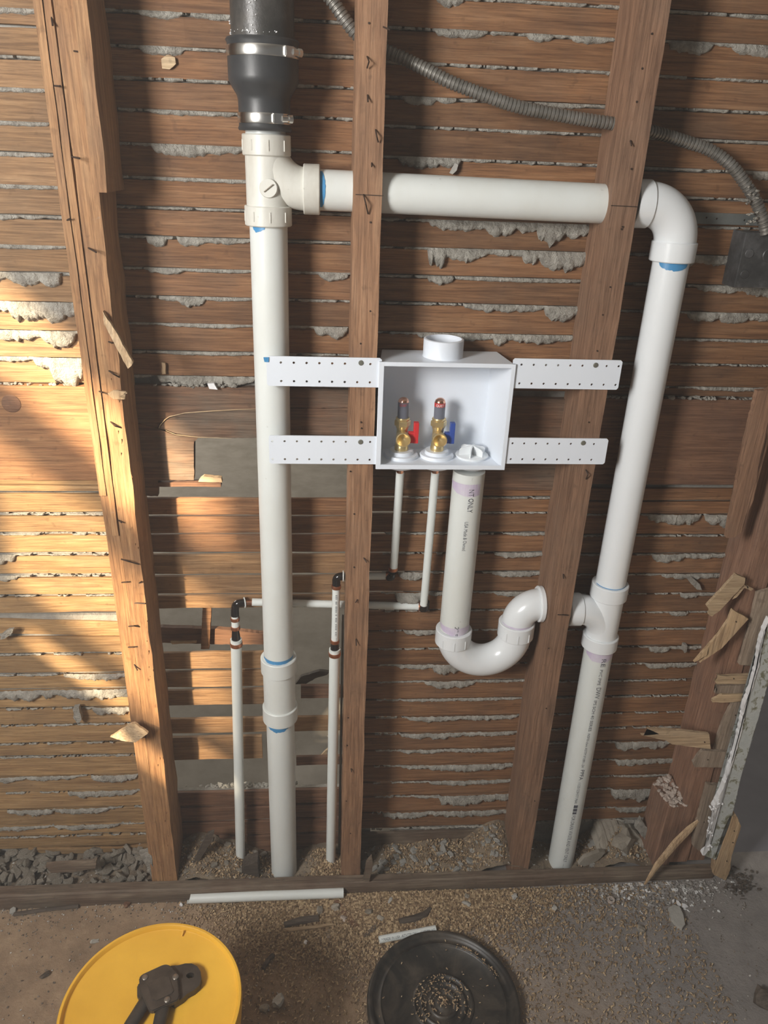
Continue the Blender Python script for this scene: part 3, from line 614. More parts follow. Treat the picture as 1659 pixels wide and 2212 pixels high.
bm = B(); c = P(580, 407, .009); lathe(bm, c + Vector((0, .006, 0)), (-.05, -1, .05), [(0, .0145), (.004, .0142), (.0055, .013), (.0055, 0)], 28); plug = fin(bm, 'cleanout_plug', 'pvc_old', tee, True)
bm = B(); q = c + Vector((0, -.0005, 0)); sweep(bm, [q + Vector((-.007, -.0005, -.005)), q + Vector((.007, -.0012, .006))], .0009, 6); fin(bm, 'slot', 'chunk', tee)
for i in range(12):
    a = -1.3 + i * .24
    for z0 in (1.486, 1.587):
        bm = B(); x, y = XD + .0372 * math.sin(a), YD - .0372 * math.cos(a)
        if i % 3 == 0: box(bm, (x - .0008, y - .0010, z0 + .003), (x + .0008, y + .001, z0 + .018)); fin(bm, 'mould_rib', 'pvc_old', tee)
        else: bm.free()
# primer and cement marks
def ringmark(cx, cy, r, z0, z1, a0, a1, mat, parent, name='cement_mark', wob=.003):
    bm = B(); n = 18; T = []; L_ = []
    for i in range(n + 1):
        a = a0 + (a1 - a0) * i / n; k = math.sin(PI * i / n) ** .4
        x, y = cx + (r + .0005) * math.sin(a), cy - (r + .0005) * math.cos(a)
        T.append(bm.verts.new((x, y, z1))); L_.append(bm.verts.new((x, y, z1 - (z1 - z0) * k + wob * nz(i * .7, z0 * 9, 1))))
    for i in range(n): bm.faces.new((T[i], L_[i], L_[i + 1], T[i + 1]))
    return fin(bm, name, mat, parent)
ringmark(XD, YD, RP, 1.474, 1.484, -.9, -.1, 'blue', tee)
cp = None
bm = B(); lathe(bm, (XD - .003, YD, .495), (0, 0, 1), [(0, 0), (0, .0335), (.14, .0335), (.14, 0)], 36); cp = fin(bm, 'coupling', 'pvc', ds, True, label='white slip coupling')
hub((XD - .003, YD, .484), (0, 0, 1), .036, .0372, 'pvc', cp); hub((XD - .003, YD, .610), (0, 0, 1), .036, .0372, 'pvc', cp)
ringmark(XD - .003, YD, RP, .6455, .654, -1.5, 1.5, 'blue', cp); ringmark(XD - .004, YD, RP, .470, .4845, -1.0, .8, 'blue', cp)
# horizontal vent run, elbow, right riser with tee
XR, YR = .5865, .042
vr = thing('vent_pipe', (XR, YR, .0), 'white vent pipe running across two studs then down the right side', 'drain pipe')
ZH = 1.534
straight((XD + .075, YD, 1.5375), (.53, YR, ZH - .003), RP, 'pvc', vr, label='long horizontal pipe')
bm = B(); x, y = XD + .0845, YD
for i in range(1): pass
bm.free()
bm = B(); n = 16; A_, B_ = [], []
for i in range(n + 1):
    a = -1.1 + 2.0 * i / n; yy, zz = YD - (RP + .0006) * math.cos(a), 1.5375 + (RP + .0006) * math.sin(-a)
    A_.append(bm.verts.new((XD + .082, yy, zz))); B_.append(bm.verts.new((XD + .0855 + .005 * math.sin(PI * i / n) + .002 * nz(i * .9, 2, 2), yy, zz)))
for i in range(n): bm.faces.new((A_[i], B_[i], B_[i + 1], A_[i + 1]))
fin(bm, 'cement_mark', 'blue', vr)
elb = None; R_ = .058
bm = B(); cc = (XR - R_, YR, ZH - R_)
sweep(bm, [(.507, YR, ZH)] + arc(cc, PI / 2, 0, R_, (1, 0, 0), (0, 0, 1), 18) + [(XR, YR, 1.46)], .0345, 36); elb = fin(bm, 'elbow', 'pvc_new', vr, True, label='glossy white elbow')
hub((.502, YR, ZH), (1, 0, 0), .028, .0372, 'pvc_new', elb); hub((XR, YR, 1.446), (0, 0, 1), .032, .0372, 'pvc_new', elb)
bm = B(); lathe(bm, (.4972, YR, ZH), (1, 0, 0), [(0, .030), (0, .0368), (.0045, .0368), (.0045, .030)], 32); fin(bm, 'hole_shade_ring', 'rubber', elb, True)  # black ring put in for the dark shade of the stud hole
straight((XR, YR, .80), (XR, YR, 1.45), RP, 'pvc_new', vr, label='clean white upper riser'); straight((XR + .006, YR, -.0), (XR + .001, YR, .68), RP, 'pvc', vr, label='printed lower riser')
ringmark(XR, YR, RP, 1.434, 1.447, -1.1, .7, 'blue', elb)
bm = B(); lathe(bm, (XR, YR, .675), (0, 0, 1), [(0, 0), (0, .0325), (.115, .0325), (.115, 0)], 36); t2 = fin(bm, 'branch_fitting', 'pvc_new', vr, True, label='glossy white tee')
hub((XR, YR, .786), (0, 0, 1), .033, .0372, 'pvc_new', t2); hub((XR, YR, .664), (0, 0, 1), .030, .0372, 'pvc_new', t2)
bm = B(); ra = .056
sweep(bm, [(.528, YR, .7555)] + arc((XR - ra, YR, .7555 - ra), PI / 2, 0, ra, (1, 0, 0), (0, 0, 1), 14), .0318, 32); fin(bm, 'branch', 'pvc_new', t2, True)
hub((.504, YR, .7555), (1, 0, 0), .028, .0345, 'pvc_new', t2)
ringmark(XR, YR, RP, .812, .8205, -1.5, 1.5, 'blue', t2, wob=.0006); ringmark(XR + .001, YR, RP, .640, .6655, -1.4, 1.2, 'purple', t2, 'primer_stain')
low = [o for o in vr.children if o.get('label') == 'printed lower riser'][0]
for s, z, L_, h in (('RE', .652, .022, .0135), ('PVC PIPE', .624, .041, .0092), ('DWV', .577, .030, .0145), ('IPS SCH 40 SERIES', .543, .086, .0090), ('NSF\u00ae-dwv ASTM F1891-24', .451, .098, .0080), ('PPFA', .346, .032, .0125), ('1125123H77 P641', .308, .066, .0085),
                    ('FOR DRAIN WASTE AND VENT ONLY', .205, .155, .0125), ('--- CHAR', .044, .040, .007)):
    pipe_text(s, XR + .003, YR, RP, z, h, -.13, low, length=L_)
bm = B()
for i in range(16):
    z = .236 - i * .0018
    if i in (5, 11): continue
    a = -.12; x, y = XR + .004 + (RP + .0006) * math.sin(a), YR - (RP + .0006) * math.cos(a); box(bm, (x - .001, y - .0004, z - .0006), (x + .008, y + .0010, z + .0003))
fin(bm, 'printed_bars', 'ink', low)
# standpipe and trap
XS, YS = .2745, .046
tr = thing('trap_pipe', (XS, YS, .6), 'white standpipe and curved trap hanging below the outlet box', 'drain pipe')
sp = straight((XS - .002, YS, .71), (XS, YS, 1.062), RP, 'pvc', tr, 'standpipe', 'printed white standpipe')
pipe_text('NT ONLY', XS, YS, RP, 1.036, .0140, -.10, sp, length=.048); pipe_text('USA Made & Owned', XS, YS, RP, .969, .0098, -.20, sp, length=.062); pipe_text('2"', XS, YS, RP, .733, .0115, -.22, sp, length=.013); pipe_text('P', XS, YS, RP, .716, .010, -.22, sp, length=.009)
ringmark(XS - .001, YS, RP, 1.020, 1.045, -1.5, 1.5, 'purple', tr, 'primer_stain'); ringmark(XS - .002, YS, RP, .7095, .728, -1.5, 1.5, 'purple', tr, 'primer_stain', .002)
XT = .4035; rb = (XT - (XS - .002)) / 2; zc = .694
bm = B(); sweep(bm, [(XS - .002, YS, .70)] + arc((XS - .002 + rb, YS, zc), PI, 2 * PI, rb, (1, 0, 0), (0, 0, 1), 26) + [(XT, YS, .70)], .0338, 36); ub = fin(bm, 'trap_bend', 'pvc_new', tr, True)
hub((XS - .002, YS, .675), (0, 0, 1), .0345, .0376, 'pvc_new', ub); hub((XT, YS, .690), (0, 0, 1), .0345, .0376, 'pvc_new', ub)
for xx, z0 in ((XS - .002, .675), (XT, .690)):
    for a in (-.75, -.1, .55):
        bm = B(); x, y = xx + .0378 * math.sin(a), YS - .0378 * math.cos(a); box(bm, (x - .0009, y - .0008, z0 + .003), (x + .0009, y + .001, z0 + .022)); fin(bm, 'mould_rib', 'pvc_new', ub)
re_ = .046
bm = B(); sweep(bm, [(XT, YS, .715)] + arc((XT + re_, YS, .7665 - re_), PI, PI / 2, re_, (1, 0, 0), (0, 0, 1), 18) + [(.4515, YS, .7665)], .0322, 36); te = fin(bm, 'trap_elbow', 'pvc_new', tr, True)
hub((.4415, YS, .7665), (1, 0, 0), .0105, .0376, 'pvc_new', te)
ringmark(XT, YS, .0323, .724, .7285, -1.5, 1.5, 'purple', te, 'primer_stain', .001)
straight((.45, YS, .7655), (.505, YR, .7557), RP, 'pvc', tr, 'trap_arm')
# ------------------------------------------------------------------ black pipe and rubber coupling
XB = -.0875; YB = .035
bp = straight((XB, YB, 1.70), (XB + .002, YB, 1.97), .0455, 'castiron', None, 'black_pipe')
tag(bp, 'shiny black vertical pipe entering the rubber coupling at the top', 'pipe')
bm = B()
for i in range(70):
    a = random.uniform(-1.4, .6) if i < 40 else random.gauss(-.35, .06); z = random.uniform(1.735, 1.86) if i < 25 else random.uniform(1.7385, 1.742) if i < 45 else random.uniform(1.735, 1.84)
    s = random.uniform(.0006, .0018); chunk(bm, (XB + .0462 * math.sin(a), YB - .0462 * math.cos(a), z), (s, s, s))
fin(bm, 'plaster_specks', 'white', bp, kind='stuff')
rc = thing('rubber_coupling', (XB, YB, 1.61), 'black rubber reducing coupling with two steel band clamps', 'coupling')
bm = B(); lathe(bm, (XB, YB, 1.617), (0, 0, 1), [(0, .030), (0, .0388), (.003, .0402), (.006, .0385), (.040, .0385), (.046, .040), (.058, .0475), (.064, .0508), (.070, .0515), (.112, .0515), (.116, .0535), (.1185, .052), (.1185, .045)], 48); fin(bm, 'sleeve', 'rubber', rc, True)
for z0, r, a in ((1.6265, .0392, .55), (1.7115, .0522, .80)):
    bm = B(); lathe(bm, (XB, YB, z0), (0, 0, 1), [(0, r - .002), (0, r + .0006), (.0015, r + .0011), (.0125, r + .0011), (.014, r + .0006), (.014, r - .002)], 48); band = fin(bm, 'clamp_band', 'steel', rc, True)
    x, y = XB + (r + .002) * math.sin(a), YB - (r + .002) * math.cos(a); d = Vector((math.cos(a), math.sin(a), 0))
    bm = B(); mt = Matrix.Translation((x, y, z0 + .007)) @ Matrix.Rotation(a, 4, 'Z') @ Matrix.Diagonal((.019, .008, .0135, 1)); bmesh.ops.create_cube(bm, size=1, matrix=mt); bmesh.ops.bevel(bm, geom=bm.edges[:], offset=.0015, segments=2, affect='EDGES'); fin(bm, 'housing', 'steel', band)
    bm = B(); q = Vector((x, y - .002, z0 + .007)); lathe(bm, q + d * .006, d, [(0, 0), (0, .005), (.009, .005), (.011, .0062), (.017, .0062), (.017, 0)], 12); fin(bm, 'screw', 'steel', band)
straight((XB, YD, 1.60), (XB, YD, 1.618), .0305, 'pvc', ds, 'pipe_stub')

# ------------------------------------------------------------------ washing machine outlet box
ob = thing('outlet_box', (.21, .045, 1.085), 'white plastic outlet box held between two studs by four perforated brackets', 'outlet box')
bx0, bx1, bz0, bz1, th = .0955, .3265, 1.0855, 1.2765, .0042
bxr0, bxr1 = bx0 + .010, bx1 - .012      # tapers to the back
yf, yb = -.006, .088
bm = B()
def quadbox(bm, pf, pb):   # loft between front quad and back quad
    a = [bm.verts.new(p) for p in pf]; b = [bm.verts.new(p) for p in pb]
    for i in range(4): bm.faces.new((a[i], a[(i + 1) % 4], b[(i + 1) % 4], b[i]))
    return a, b
o1, o2 = quadbox(bm, [(bx0, yf, bz0), (bx1, yf, bz0), (bx1, yf, bz1), (bx0, yf, bz1)], [(bxr0, yb, bz0), (bxr1, yb, bz0), (bxr1, yb, bz1), (bxr0, yb, bz1)])
i1, i2 = quadbox(bm, [(bx0 + th, yf, bz0 + th), (bx1 - th, yf, bz0 + th), (bx1 - th, yf, bz1 - th), (bx0 + th, yf, bz1 - th)], [(bxr0 + th, yb - th, bz0 + th), (bxr1 - th - .006, yb - th, bz0 + th), (bxr1 - th - .006, yb - th, bz1 - th), (bxr0 + th, yb - th, bz1 - th)])
for i in range(4): bm.faces.new((o1[i], o1[(i + 1) % 4], i1[(i + 1) % 4], i1[i]))
bm.faces.new(o2); bm.faces.new(i2); bmesh.ops.recalc_face_normals(bm, faces=bm.faces[:])
bmesh.ops.bevel(bm, geom=bm.edges[:], offset=.0009, segments=2, affect='EDGES')
fin(bm, 'housing', 'box', ob)
bm = B()
for a, b in (((bx0 - .0012, yf - .0015, bz0 - .0012), (bx0 + .0075, yf + .003, bz1 + .0012)), ((bx1 - .006, yf - .0015, bz0 - .0012), (bx1 + .0012, yf + .003, bz1 + .0012)), ((bx0, yf - .0014, bz1 - .006), (bx1, yf + .0028, bz1 + .0012)), ((bx0, yf - .0014, bz0 - .0012), (bx1, yf + .0028, bz0 + .0072))): box(bm, a, b, .0006)
fin(bm, 'front_rim', 'box', ob)
bm = B(); lathe(bm, (.2095, .047, bz1 - .002), (0, 0, 1), [(0, .0365), (.004, .0350), (.032, .0350), (.033, .0335), (.033, .0310), (.003, .0300), (.003, 0)], 40); fin(bm, 'top_socket', 'box', ob, True)
HB = {'brk': []}
def bracket(px, hole0, dh, n, skip, screw, name='bracket', srad=.0045):
    q = [P(x, y, -.004) for x, y in px]; zt = (q[0].z + q[1].z) / 2; zb = (q[2].z + q[3].z) / 2
    x0 = (q[0].x + q[3].x) / 2; x1 = (q[1].x + q[2].x) / 2; y = -.0035; c = .003
    out = [(x0 + c, y, zt), (x1 - c, y, zt), (x1, y, zt - c), (x1, y, zb + c), (x1 - c, y, zb), (x0 + c, y, zb), (x0, y, zb + c), (x0, y, zt - c)]
    s = P(*screw, -.004)
    hs = []
    for i in range(n):
        x = hole0 + dh * i
        for k, z in enumerate((zt - .0105, zb + .0085)):
            if k == 0 and abs(x - s.x) < .008: continue
            if x0 + .005 < x < x1 - .005: hs.append((x, z))
    bm = B(); holed(bm, out, hs, .0021, .0022, 8); br = fin(bm, name, 'box', ob)
    bm = B(); lathe(bm, (s.x, y - .0018, s.z), (0, 1, 0), [(0, 0), (.0003, srad * .8), (.0012, srad), (.002, srad)], 14); fin(bm, 'screw', 'screw', br)
    return br
dxh = .0213
bracket([(572, 772), (824, 771), (824, 836), (580, 835)], -.0905, dxh, 9, (), (780, 784)); bracket([(578, 942), (818, 942), (818, 1005), (584, 1000)], -.087, dxh, 9, (), (779, 955))
bracket([(1106, 772), (1344, 781), (1336, 843), (1106, 838)], .338, dxh, 9, (), (1287, 789)); bracket([(1092, 946), (1315, 948), (1306, 1003), (1092, 1002)], .338, dxh, 9, (), (1260, 957))
bm = B(); c = P(575, 777, -.005); slab(bm, [c + Vector((-.0045, 0, .004)), c + Vector((.0045, 0, .004)), c + Vector((.004, 0, -.004)), c + Vector((-.003, 0, -.004))], (0, .001, 0)); fin(bm, 'paint_daub', 'blue', ob.children[3])
XV = [.1445, .2105]; YV = .046
for x in XV + [.2765]:
    bm = B(); r = .0305
    lathe(bm, (x, YV, bz0 - .0175), (0, 0, 1), [(0, 0), (0, .021), (.003, .0275), (.007, .0298), (.0185, .0305)], 36); fin(bm, 'underside_socket', 'box', ob, True)
for x in XV:
    bm = B(); lathe(bm, (x, YV, bz0 + th), (0, 0, 1), [(0, .031), (.0035, .0315), (.006, .030), (.006, .0225), (.0125, .0215), (.0125, .012), (.015, .011), (.015, 0)], 36); fin(bm, 'grommet', 'box', ob, True)
tc = thing('test_cap', (.2765, YV, bz0 + th), 'white finned test cap on the floor of the outlet box', 'cap')
bm = B(); lathe(bm, (.2765, YV, bz0 + th), (0, 0, 1), [(0, 0), (0, .029), (.002, .0305), (.0045, .0305), (.005, .029), (.005, 0)], 40); fin(bm, 'disc', 'pvc_new', tc, True)
for i in range(6):
    a = i * PI / 3 + .2; d = Vector((math.cos(a), math.sin(a), 0)); s = Vector((-d.y, d.x, 0)) * .0011; o = Vector((.2765, YV, bz0 + th + .005))
    bm = B(); slab(bm, [o - s, o + d * .025 - s, o + d * .025 - s + Vector((0, 0, .0105)), o + d * .021 - s + Vector((0, 0, .0135)), o - s + Vector((0, 0, .0175))], s * 2); fin(bm, 'fin', 'pvc_new', tc)
# valves
def valve(x, hot):
    nm = 'red' if hot else 'blue'
    t = thing('water_valve', (x, YV, bz0 + .018), 'brass water valve with ' + nm + ' handle and capped copper arrestor in the outlet box', 'valve')
    z0 = bz0 + .017
    bm = B(); lathe(bm, (x, YV, z0), (0, 0, 1), [(0, 0), (0, .0125), (.006, .0125), (.008, .0115), (.014, .0112), (.018, .0102), (.040, .0102), (.043, .0118), (.050, .0118), (.050, 0)], 32); body = fin(bm, 'body', 'brass', t, True)
    bm = B(); lathe(bm, (x, YV, z0 + .046), (0, 0, 1), [(0, 0), (0, .0138), (.0015, .0146), (.009, .0146), (.0105, .0138), (.0105, 0)], 6); fin(bm, 'hex_nut', 'brass', t)
    bm = B(); lathe(bm, (x, YV, z0 + .0565), (0, 0, 1), [(0, .012), (.003, .0128), (.005, .0118), (.005, 0)], 28); fin(bm, 'collar', 'brass', t, True)
    bm = B(); lathe(bm, (x, YV + .004, z0 + .027), (0, -1, 0), [(0, .008), (.014, .008), (.014, .0124), (.030, .0134), (.0305, .0116), (.020, .006), (.017, .0026), (.017, 0)], 32); fin(bm, 'outlet', 'brass', t, True)
    z1 = z0 + .061
    bm = B(); lathe(bm, (x, YV, z1), (0, 0, 1), [(0, .0095), (.026, .0095), (.030, .0098), (.034, .0085), (.037, .005), (.038, 0)], 32); arr = fin(bm, 'arrestor', 'copper_pol', t, True)
    bm = B(); lathe(bm, (x, YV, z1 + .0005), (0, 0, 1), [(0, .0100), (.022, .0100), (.022, .0096)], 32); fin(bm, 'label_wrap', 'wrap', arr, True)
    bm = B(); lathe(bm, (x, YV, z1 + .022), (0, 0, 1), [(0, .0100), (.0075, .0100), (.0075, .0096)], 32); fin(bm, 'red_print_band', 'redtext' if not hot else 'wrap', arr, True)
    cu = bpy.data.curves.new('t', 'FONT'); cu.body = 'QUIET'; cu.size = .0062; cu.align_x = 'CENTER'; o = bpy.data.objects.new('t', cu); COL.objects.link(o)
    me = bpy.data.meshes.new_from_object(o.evaluated_get(bpy.context.evaluated_depsgraph_get())); bm = B(); bm.from_mesh(me); bpy.data.objects.remove(o)
    for v in bm.verts:
        a = v.co.x / .0102 * .85 - .12; v.co = Vector((x + .0104 * math.sin(a), YV - .0104 * math.cos(a), z1 + .0235 + v.co.y))
    fin(bm, 'printed_text', 'redtext' if hot else 'white', arr)
    bm = B(); y0 = YV - .014; hx = x + .0125
    box(bm, (hx - .002, y0, z0 + .017), (hx + .0155, y0 + .011, z0 + .037), .0012); box(bm, (hx + .0072, y0 - .0004, z0 + .0165), (hx + .0162, y0 + .0114, z0 + .0555), .0012); fin(bm, 'handle', 'red' if hot else 'bluehandle', t, label=nm + ' lever handle')
valve(XV[0], True); valve(XV[1], False)

# ------------------------------------------------------------------ supply lines
def tube(pts, r, parent, name='tube', mat='pex', seg=18): 
    bm = B(); sweep(bm, pts, r, seg); return fin(bm, name, mat, parent, True)
def crimp(p, axis, r, parent, L=.0075):
    bm = B(); a = Vector(axis).normalized(); lathe(bm, Vector(p) - a * L / 2, a, [(0, r * .9), (0, r + .0014), (.001, r + .0018), (L - .001, r + .0018), (L, r + .0014), (L, r * .9)], 20); return fin(bm, 'crimp_ring', 'copper', parent, True)
def riser(x, ytop, zbot, parent):
    tube([(x, YV, bz0 - .028), (x - .0005, ytop, zbot)], .0079, parent, 'tube'); tube([(x, YV, bz0 - .0175), (x, YV, bz0 - .03)], .0072, parent, 'stub', 'copper_pol')
YH = .0875
ca = thing('supply_line', (P(522, 1868, .07).x, .07, .0), 'white supply line from the floor left of the drain stack up to the blue-handled valve', 'supply pipe')
q0, q1 = P(520, 1868, .066), P(510, 1384, .066); zA = P(510, 1305, .08).z; zA0 = q1.z
tube([(q0.x, .062, -.0), (q1.x, .066, zA0)], .0112, ca, 'lower_tube'); crimp((q1.x, .066, zA0 - .008), (0, 0, 1), .0112, ca, .009)
tube([(q1.x, .066, zA0 - .004), (q1.x, .066, zA0 + .004)], .0118, ca, 'tube_end')
tube([(q1.x, .066, zA0), (q1.x, .067, zA0 + .014), (q1.x - .0005, .068, zA0 + .030)], [.0095, .0085, .0065], ca, 'reducer', 'fitting')
tube([(q1.x, .068, zA0 + .026), (q1.x, .070, zA0 + .058)], .0079, ca, 'short_tube'); crimp((q1.x, .068, zA0 + .031), (0, 0, 1), .0079, ca); crimp((q1.x, .070, zA0 + .051), (0, 0, 1), .0079, ca)
xe = q1.x
tube([(xe, .070, zA0 + .055), (xe, .073, zA0 + .066), (xe, .076, zA - .006)] + arc((xe + .010, .080, zA - .008), PI, PI / 2, .010, (1, 0, 0), (0, 0, 1), 6) + [(xe + .020, .0845, zA + .001)], .0082, ca, 'elbow', 'fitting')
tube([(xe + .018, .084, zA + .001), (xe + .020, .0845, zA + .001)], .0112, ca, 'stop_ring'); tube([(xe + .018, .084, zA), (xe + .036, .086, zA)], .005, ca, 'barb', 'copper_pol')
hx1 = P(909, 1310, YH)
tube([(xe + .034, YH, zA), (hx1.x, YH, hx1.z)], .0079, ca, 'cross_tube'); crimp((hx1.x - .0015, YH, hx1.z), (1, 0, 0), .0079, ca)
xr1 = XV[1] - .0045
tube([(hx1.x, YH, hx1.z), (xr1 + .004, YH - .004, hx1.z)] + arc((xr1 + .004, YH - .010, hx1.z + .006), -PI / 2, 0, .006, (1, 0, 0), (0, 0, 1), 5) + [(xr1 + .008, YH - .014, hx1.z + .020)], .0078, ca, 'elbow', 'fitting')
riser(XV[1], .072, hx1.z + .014, ca)
cb = thing('supply_line', (P(714, 1862, .06).x, .06, .0), 'white supply line rising beside the tall middle stud up to the red-handled valve', 'supply pipe')
q0, q1 = P(714, 1862, .052), P(723, 1405, .052); zb_ = q1.z; zE = P(729, 1248, .06).z
tube([(q0.x, .052, .0), (q1.x, .052, zb_)], .0112, cb, 'lower_tube'); crimp((q1.x, .052, zb_ - .008), (0, 0, 1), .0112, cb, .009)
tube([(q1.x, .052, zb_ - .004), (q1.x, .052, zb_ + .004)], .0118, cb, 'tube_end')
tube([(q1.x, .052, zb_), (q1.x, .053, zb_ + .012), (q1.x + .0006, .054, zb_ + .022)], [.0095, .0085, .0065], cb, 'reducer', 'fitting')
pt = tube([(q1.x + .0006, .054, zb_ + .017), (q1.x + .002, .056, zE - .014)], .0079, cb, 'short_tube'); crimp((q1.x, .054, zb_ + .022), (0, 0, 1), .0079, cb); crimp((q1.x + .002, .056, zE - .018), (0, 0, 1), .0079, cb)
pipe_text('III II IIII I III IIII III II', q1.x + .0016, .055, .0079, zE - .032, .0045, -.15, pt, sx=.8, length=.11)
xe = q1.x + .002
tube([(xe, .056, zE - .016), (xe, .057, zE - .006)] + arc((xe + .008, .058, zE - .004), PI, PI / 2, .008, (1, 0, 0), (0, 0, 1), 6) + [(xe + .014, .060, zE + .004)], .0082, cb, 'elbow', 'fitting')
tube([(xe + .0125, .060, zE + .004), (xe + .0145, .060, zE + .004)], .0112, cb, 'stop_ring')
h2 = P(838, 1244, YH); tube([(xe + .014, .062, zE + .003), (.05, .075, h2.z), (.09, YH, h2.z), (h2.x, YH, h2.z)], .0079, cb, 'cross_tube'); crimp((h2.x - .001, YH, h2.z), (1, 0, 0), .0079, cb)
xr2 = XV[0] - .002
tube([(h2.x, YH, h2.z)] + arc((xr2 - .006, YH - .006, h2.z + .006), -PI / 2, 0, .006, (1, 0, 0), (0, 0, 1), 5) + [(xr2, YH - .012, h2.z + .016)], .0078, cb, 'elbow', 'fitting')
riser(XV[0], .076, h2.z + .020, cb); crimp((xr2 + .0005, .076, h2.z + .023), (0, 0, 1), .0079, cb)

# ------------------------------------------------------------------ armoured cable, junction box, strap
def corrug(pts, r, pitch, label, name='armoured_cable'):
    P_ = [Vector(p) for p in pts]; out = []
    for i in range(len(P_) - 1):       # Catmull-Rom
        a, b, c, d = P_[max(0, i - 1)], P_[i], P_[i + 1], P_[min(len(P_) - 1, i + 2)]
        n = max(2, int((c - b).length / (pitch / 6)))
        for k in range(n):
            t = k / n; out.append(.5 * ((2 * b) + (c - a) * t + (2 * a - 5 * b + 4 * c - d) * t * t + (3 * b - a - 3 * c + d) * t ** 3))
    out.append(P_[-1]); L = 0; rad = [r]
    for a, b in zip(out, out[1:]): L += (b - a).length; rad.append(r * (1 - .17 * (abs(math.sin(PI * L / pitch)) < .5)) )
    bm = B(); sweep(bm, out, rad, 14); return fin(bm, name, 'zinc', None, True, label, 'cable', sharp=35)
corrug([P(700, -20, .07), P(722, 8, .07), P(745, 42, .07), P(772, 75, .072), P(812, 100, .075), P(862, 122, .07), P(920, 150, .062), P(975, 178, .055), P(1040, 203, .05), P(1110, 228, .048), P(1180, 243, .046), P(1250, 256, .045), P(1330, 268, .045), P(1368, 275, .05)], .0098, .0062, 'grey armoured cable sagging from the top middle into the right stud')
corrug([P(1372, 276, .05), P(1430, 290, .065), P(1488, 308, .07), P(1535, 325, .065), P(1580, 358, .055), P(1612, 400, .05), P(1635, 440, .045), P(1650, 480, .042), P(1655, 505, .04)], .0098, .0062, 'grey armoured cable curving down into the dark metal box on the right')
crumbs('plaster_crumbs', 26, lambda: tuple(P(random.uniform(1600, 1655) if 0 else 1622 + random.uniform(-12, 16), random.uniform(395, 490), .036)), .002, .006, 'plaster', None, 'plaster crumbs stuck on the cable above the dark metal box')
jb = thing('junction_box', (.75, .05, 1.415), 'dark blotched steel electrical box at the right edge', 'electrical box')
bm = B(); jx0, jx1, jz0, jz1 = .708, .82, 1.405, 1.496
box(bm, (jx0, .045, jz0), (jx1, .09, jz1), .002); fin(bm, 'housing', 'darkmetal', jb)
for x, z, r in ((.722, 1.462, .0075), (.722, 1.428, .0075), (.758, 1.46, .012)):
    bm = B(); lathe(bm, (x, .0445, z), (0, -1, 0), [(0, r), (.0012, r * .9), (.0012, 0)], 24); fin(bm, 'knockout', 'darkmetal', jb, True)
bm = B(); holed(bm, [(.618, .084, 1.504), (.80, .084, 1.504), (.80, .084, 1.522), (.618, .084, 1.522)], [(.653, 1.514), (.672, 1.513), (.722, 1.512)], .0018, .003, 8)
fin(bm, 'metal_strap', 'greymetal', None, label='grey perforated steel strap left of the dark metal box', cat='strap')

# ------------------------------------------------------------------ broken laths and plaster at the right opening
def piece(px, Y, th, mat, name, label, cat, jag=.0006, dY=None, nails=()):
    bm = B(); pslab(bm, px, Y, th, jag, dY); o = fin(bm, name, mat, None, label=label, cat=cat)
    for x, y in nails: speck(o, x, y, Y - .0005, .0014)
    return o
piece([(1590, 1240), (1610, 1249), (1608, 1262), (1556, 1318), (1538, 1332), (1531, 1328), (1534, 1320), (1527, 1309)], -.022, .007, 'raw', 'broken_lath', 'short pinkish broken lath tilted at the top of the opening', 'lath')
piece([(1594, 1268), (1606, 1262), (1617, 1268), (1612, 1264), (1628, 1272), (1622, 1276), (1608, 1270), (1592, 1290), (1582, 1295)], -.018, .005, 'raw', 'wood_splinter', 'small splinter beside the short pinkish broken lath', 'splinter')
piece([(1583, 1317), (1617, 1337), (1560, 1400), (1512, 1432), (1530, 1414), (1500, 1431), (1518, 1410), (1555, 1368), (1574, 1340)], -.026, .007, 'raw_z', 'broken_lath', 'long tapering broken lath slanting down to a split point', 'lath', nails=[(1590, 1343)])
piece([(1552, 1462), (1549, 1458), (1565, 1461), (1619, 1458), (1616, 1478), (1548, 1478), (1544, 1470), (1552, 1470)], -.012, .007, 'raw', 'broken_lath', 'uppermost of three short broken laths stacked beside the white plaster edge', 'lath', nails=[(1585, 1466)])
piece([(1548, 1482), (1613, 1480), (1610, 1497), (1545, 1498), (1549, 1490)], -.011, .007, 'greywood', 'broken_lath', 'middle one of three short broken laths stacked beside the white plaster edge', 'lath')
piece([(1540, 1512), (1552, 1507), (1560, 1500), (1608, 1500), (1604, 1515), (1560, 1518), (1539, 1517)], -.012, .007, 'raw', 'broken_lath', 'frayed lowest of three short broken laths beside the white plaster edge', 'lath')
piece([(1398, 1574), (1475, 1579), (1532, 1586), (1535, 1618), (1490, 1613), (1452, 1608), (1440, 1600), (1385, 1588), (1424, 1586)], -.028, .007, 'raw', 'broken_lath', 'pale pointed broken lath sticking out left over the last bay', 'lath', nails=[(1522, 1603)])
piece([(1510, 1630), (1518, 1622), (1572, 1625), (1567, 1658), (1500, 1657), (1497, 1648)], -.018, .008, 'greywood', 'broken_lath', 'short wide lath stub below the pale pointed lath', 'lath', nails=[(1529, 1641)])
piece([(1637, 1282), (1672, 1272), (1650, 1400), (1640, 1440), (1597, 1436), (1603, 1420), (1618, 1370)], -.012, .01, 'greywood', 'lath_board', 'upper upright grey board behind the white plaster edge', 'board', jag=.0008)
piece([(1585, 1518), (1610, 1516), (1605, 1545), (1578, 1620), (1544, 1622), (1552, 1590), (1568, 1550)], -.010, .01, 'greywood', 'lath_board', 'middle upright grey board behind the white plaster edge', 'board', jag=.0008, nails=[(1589, 1545)])
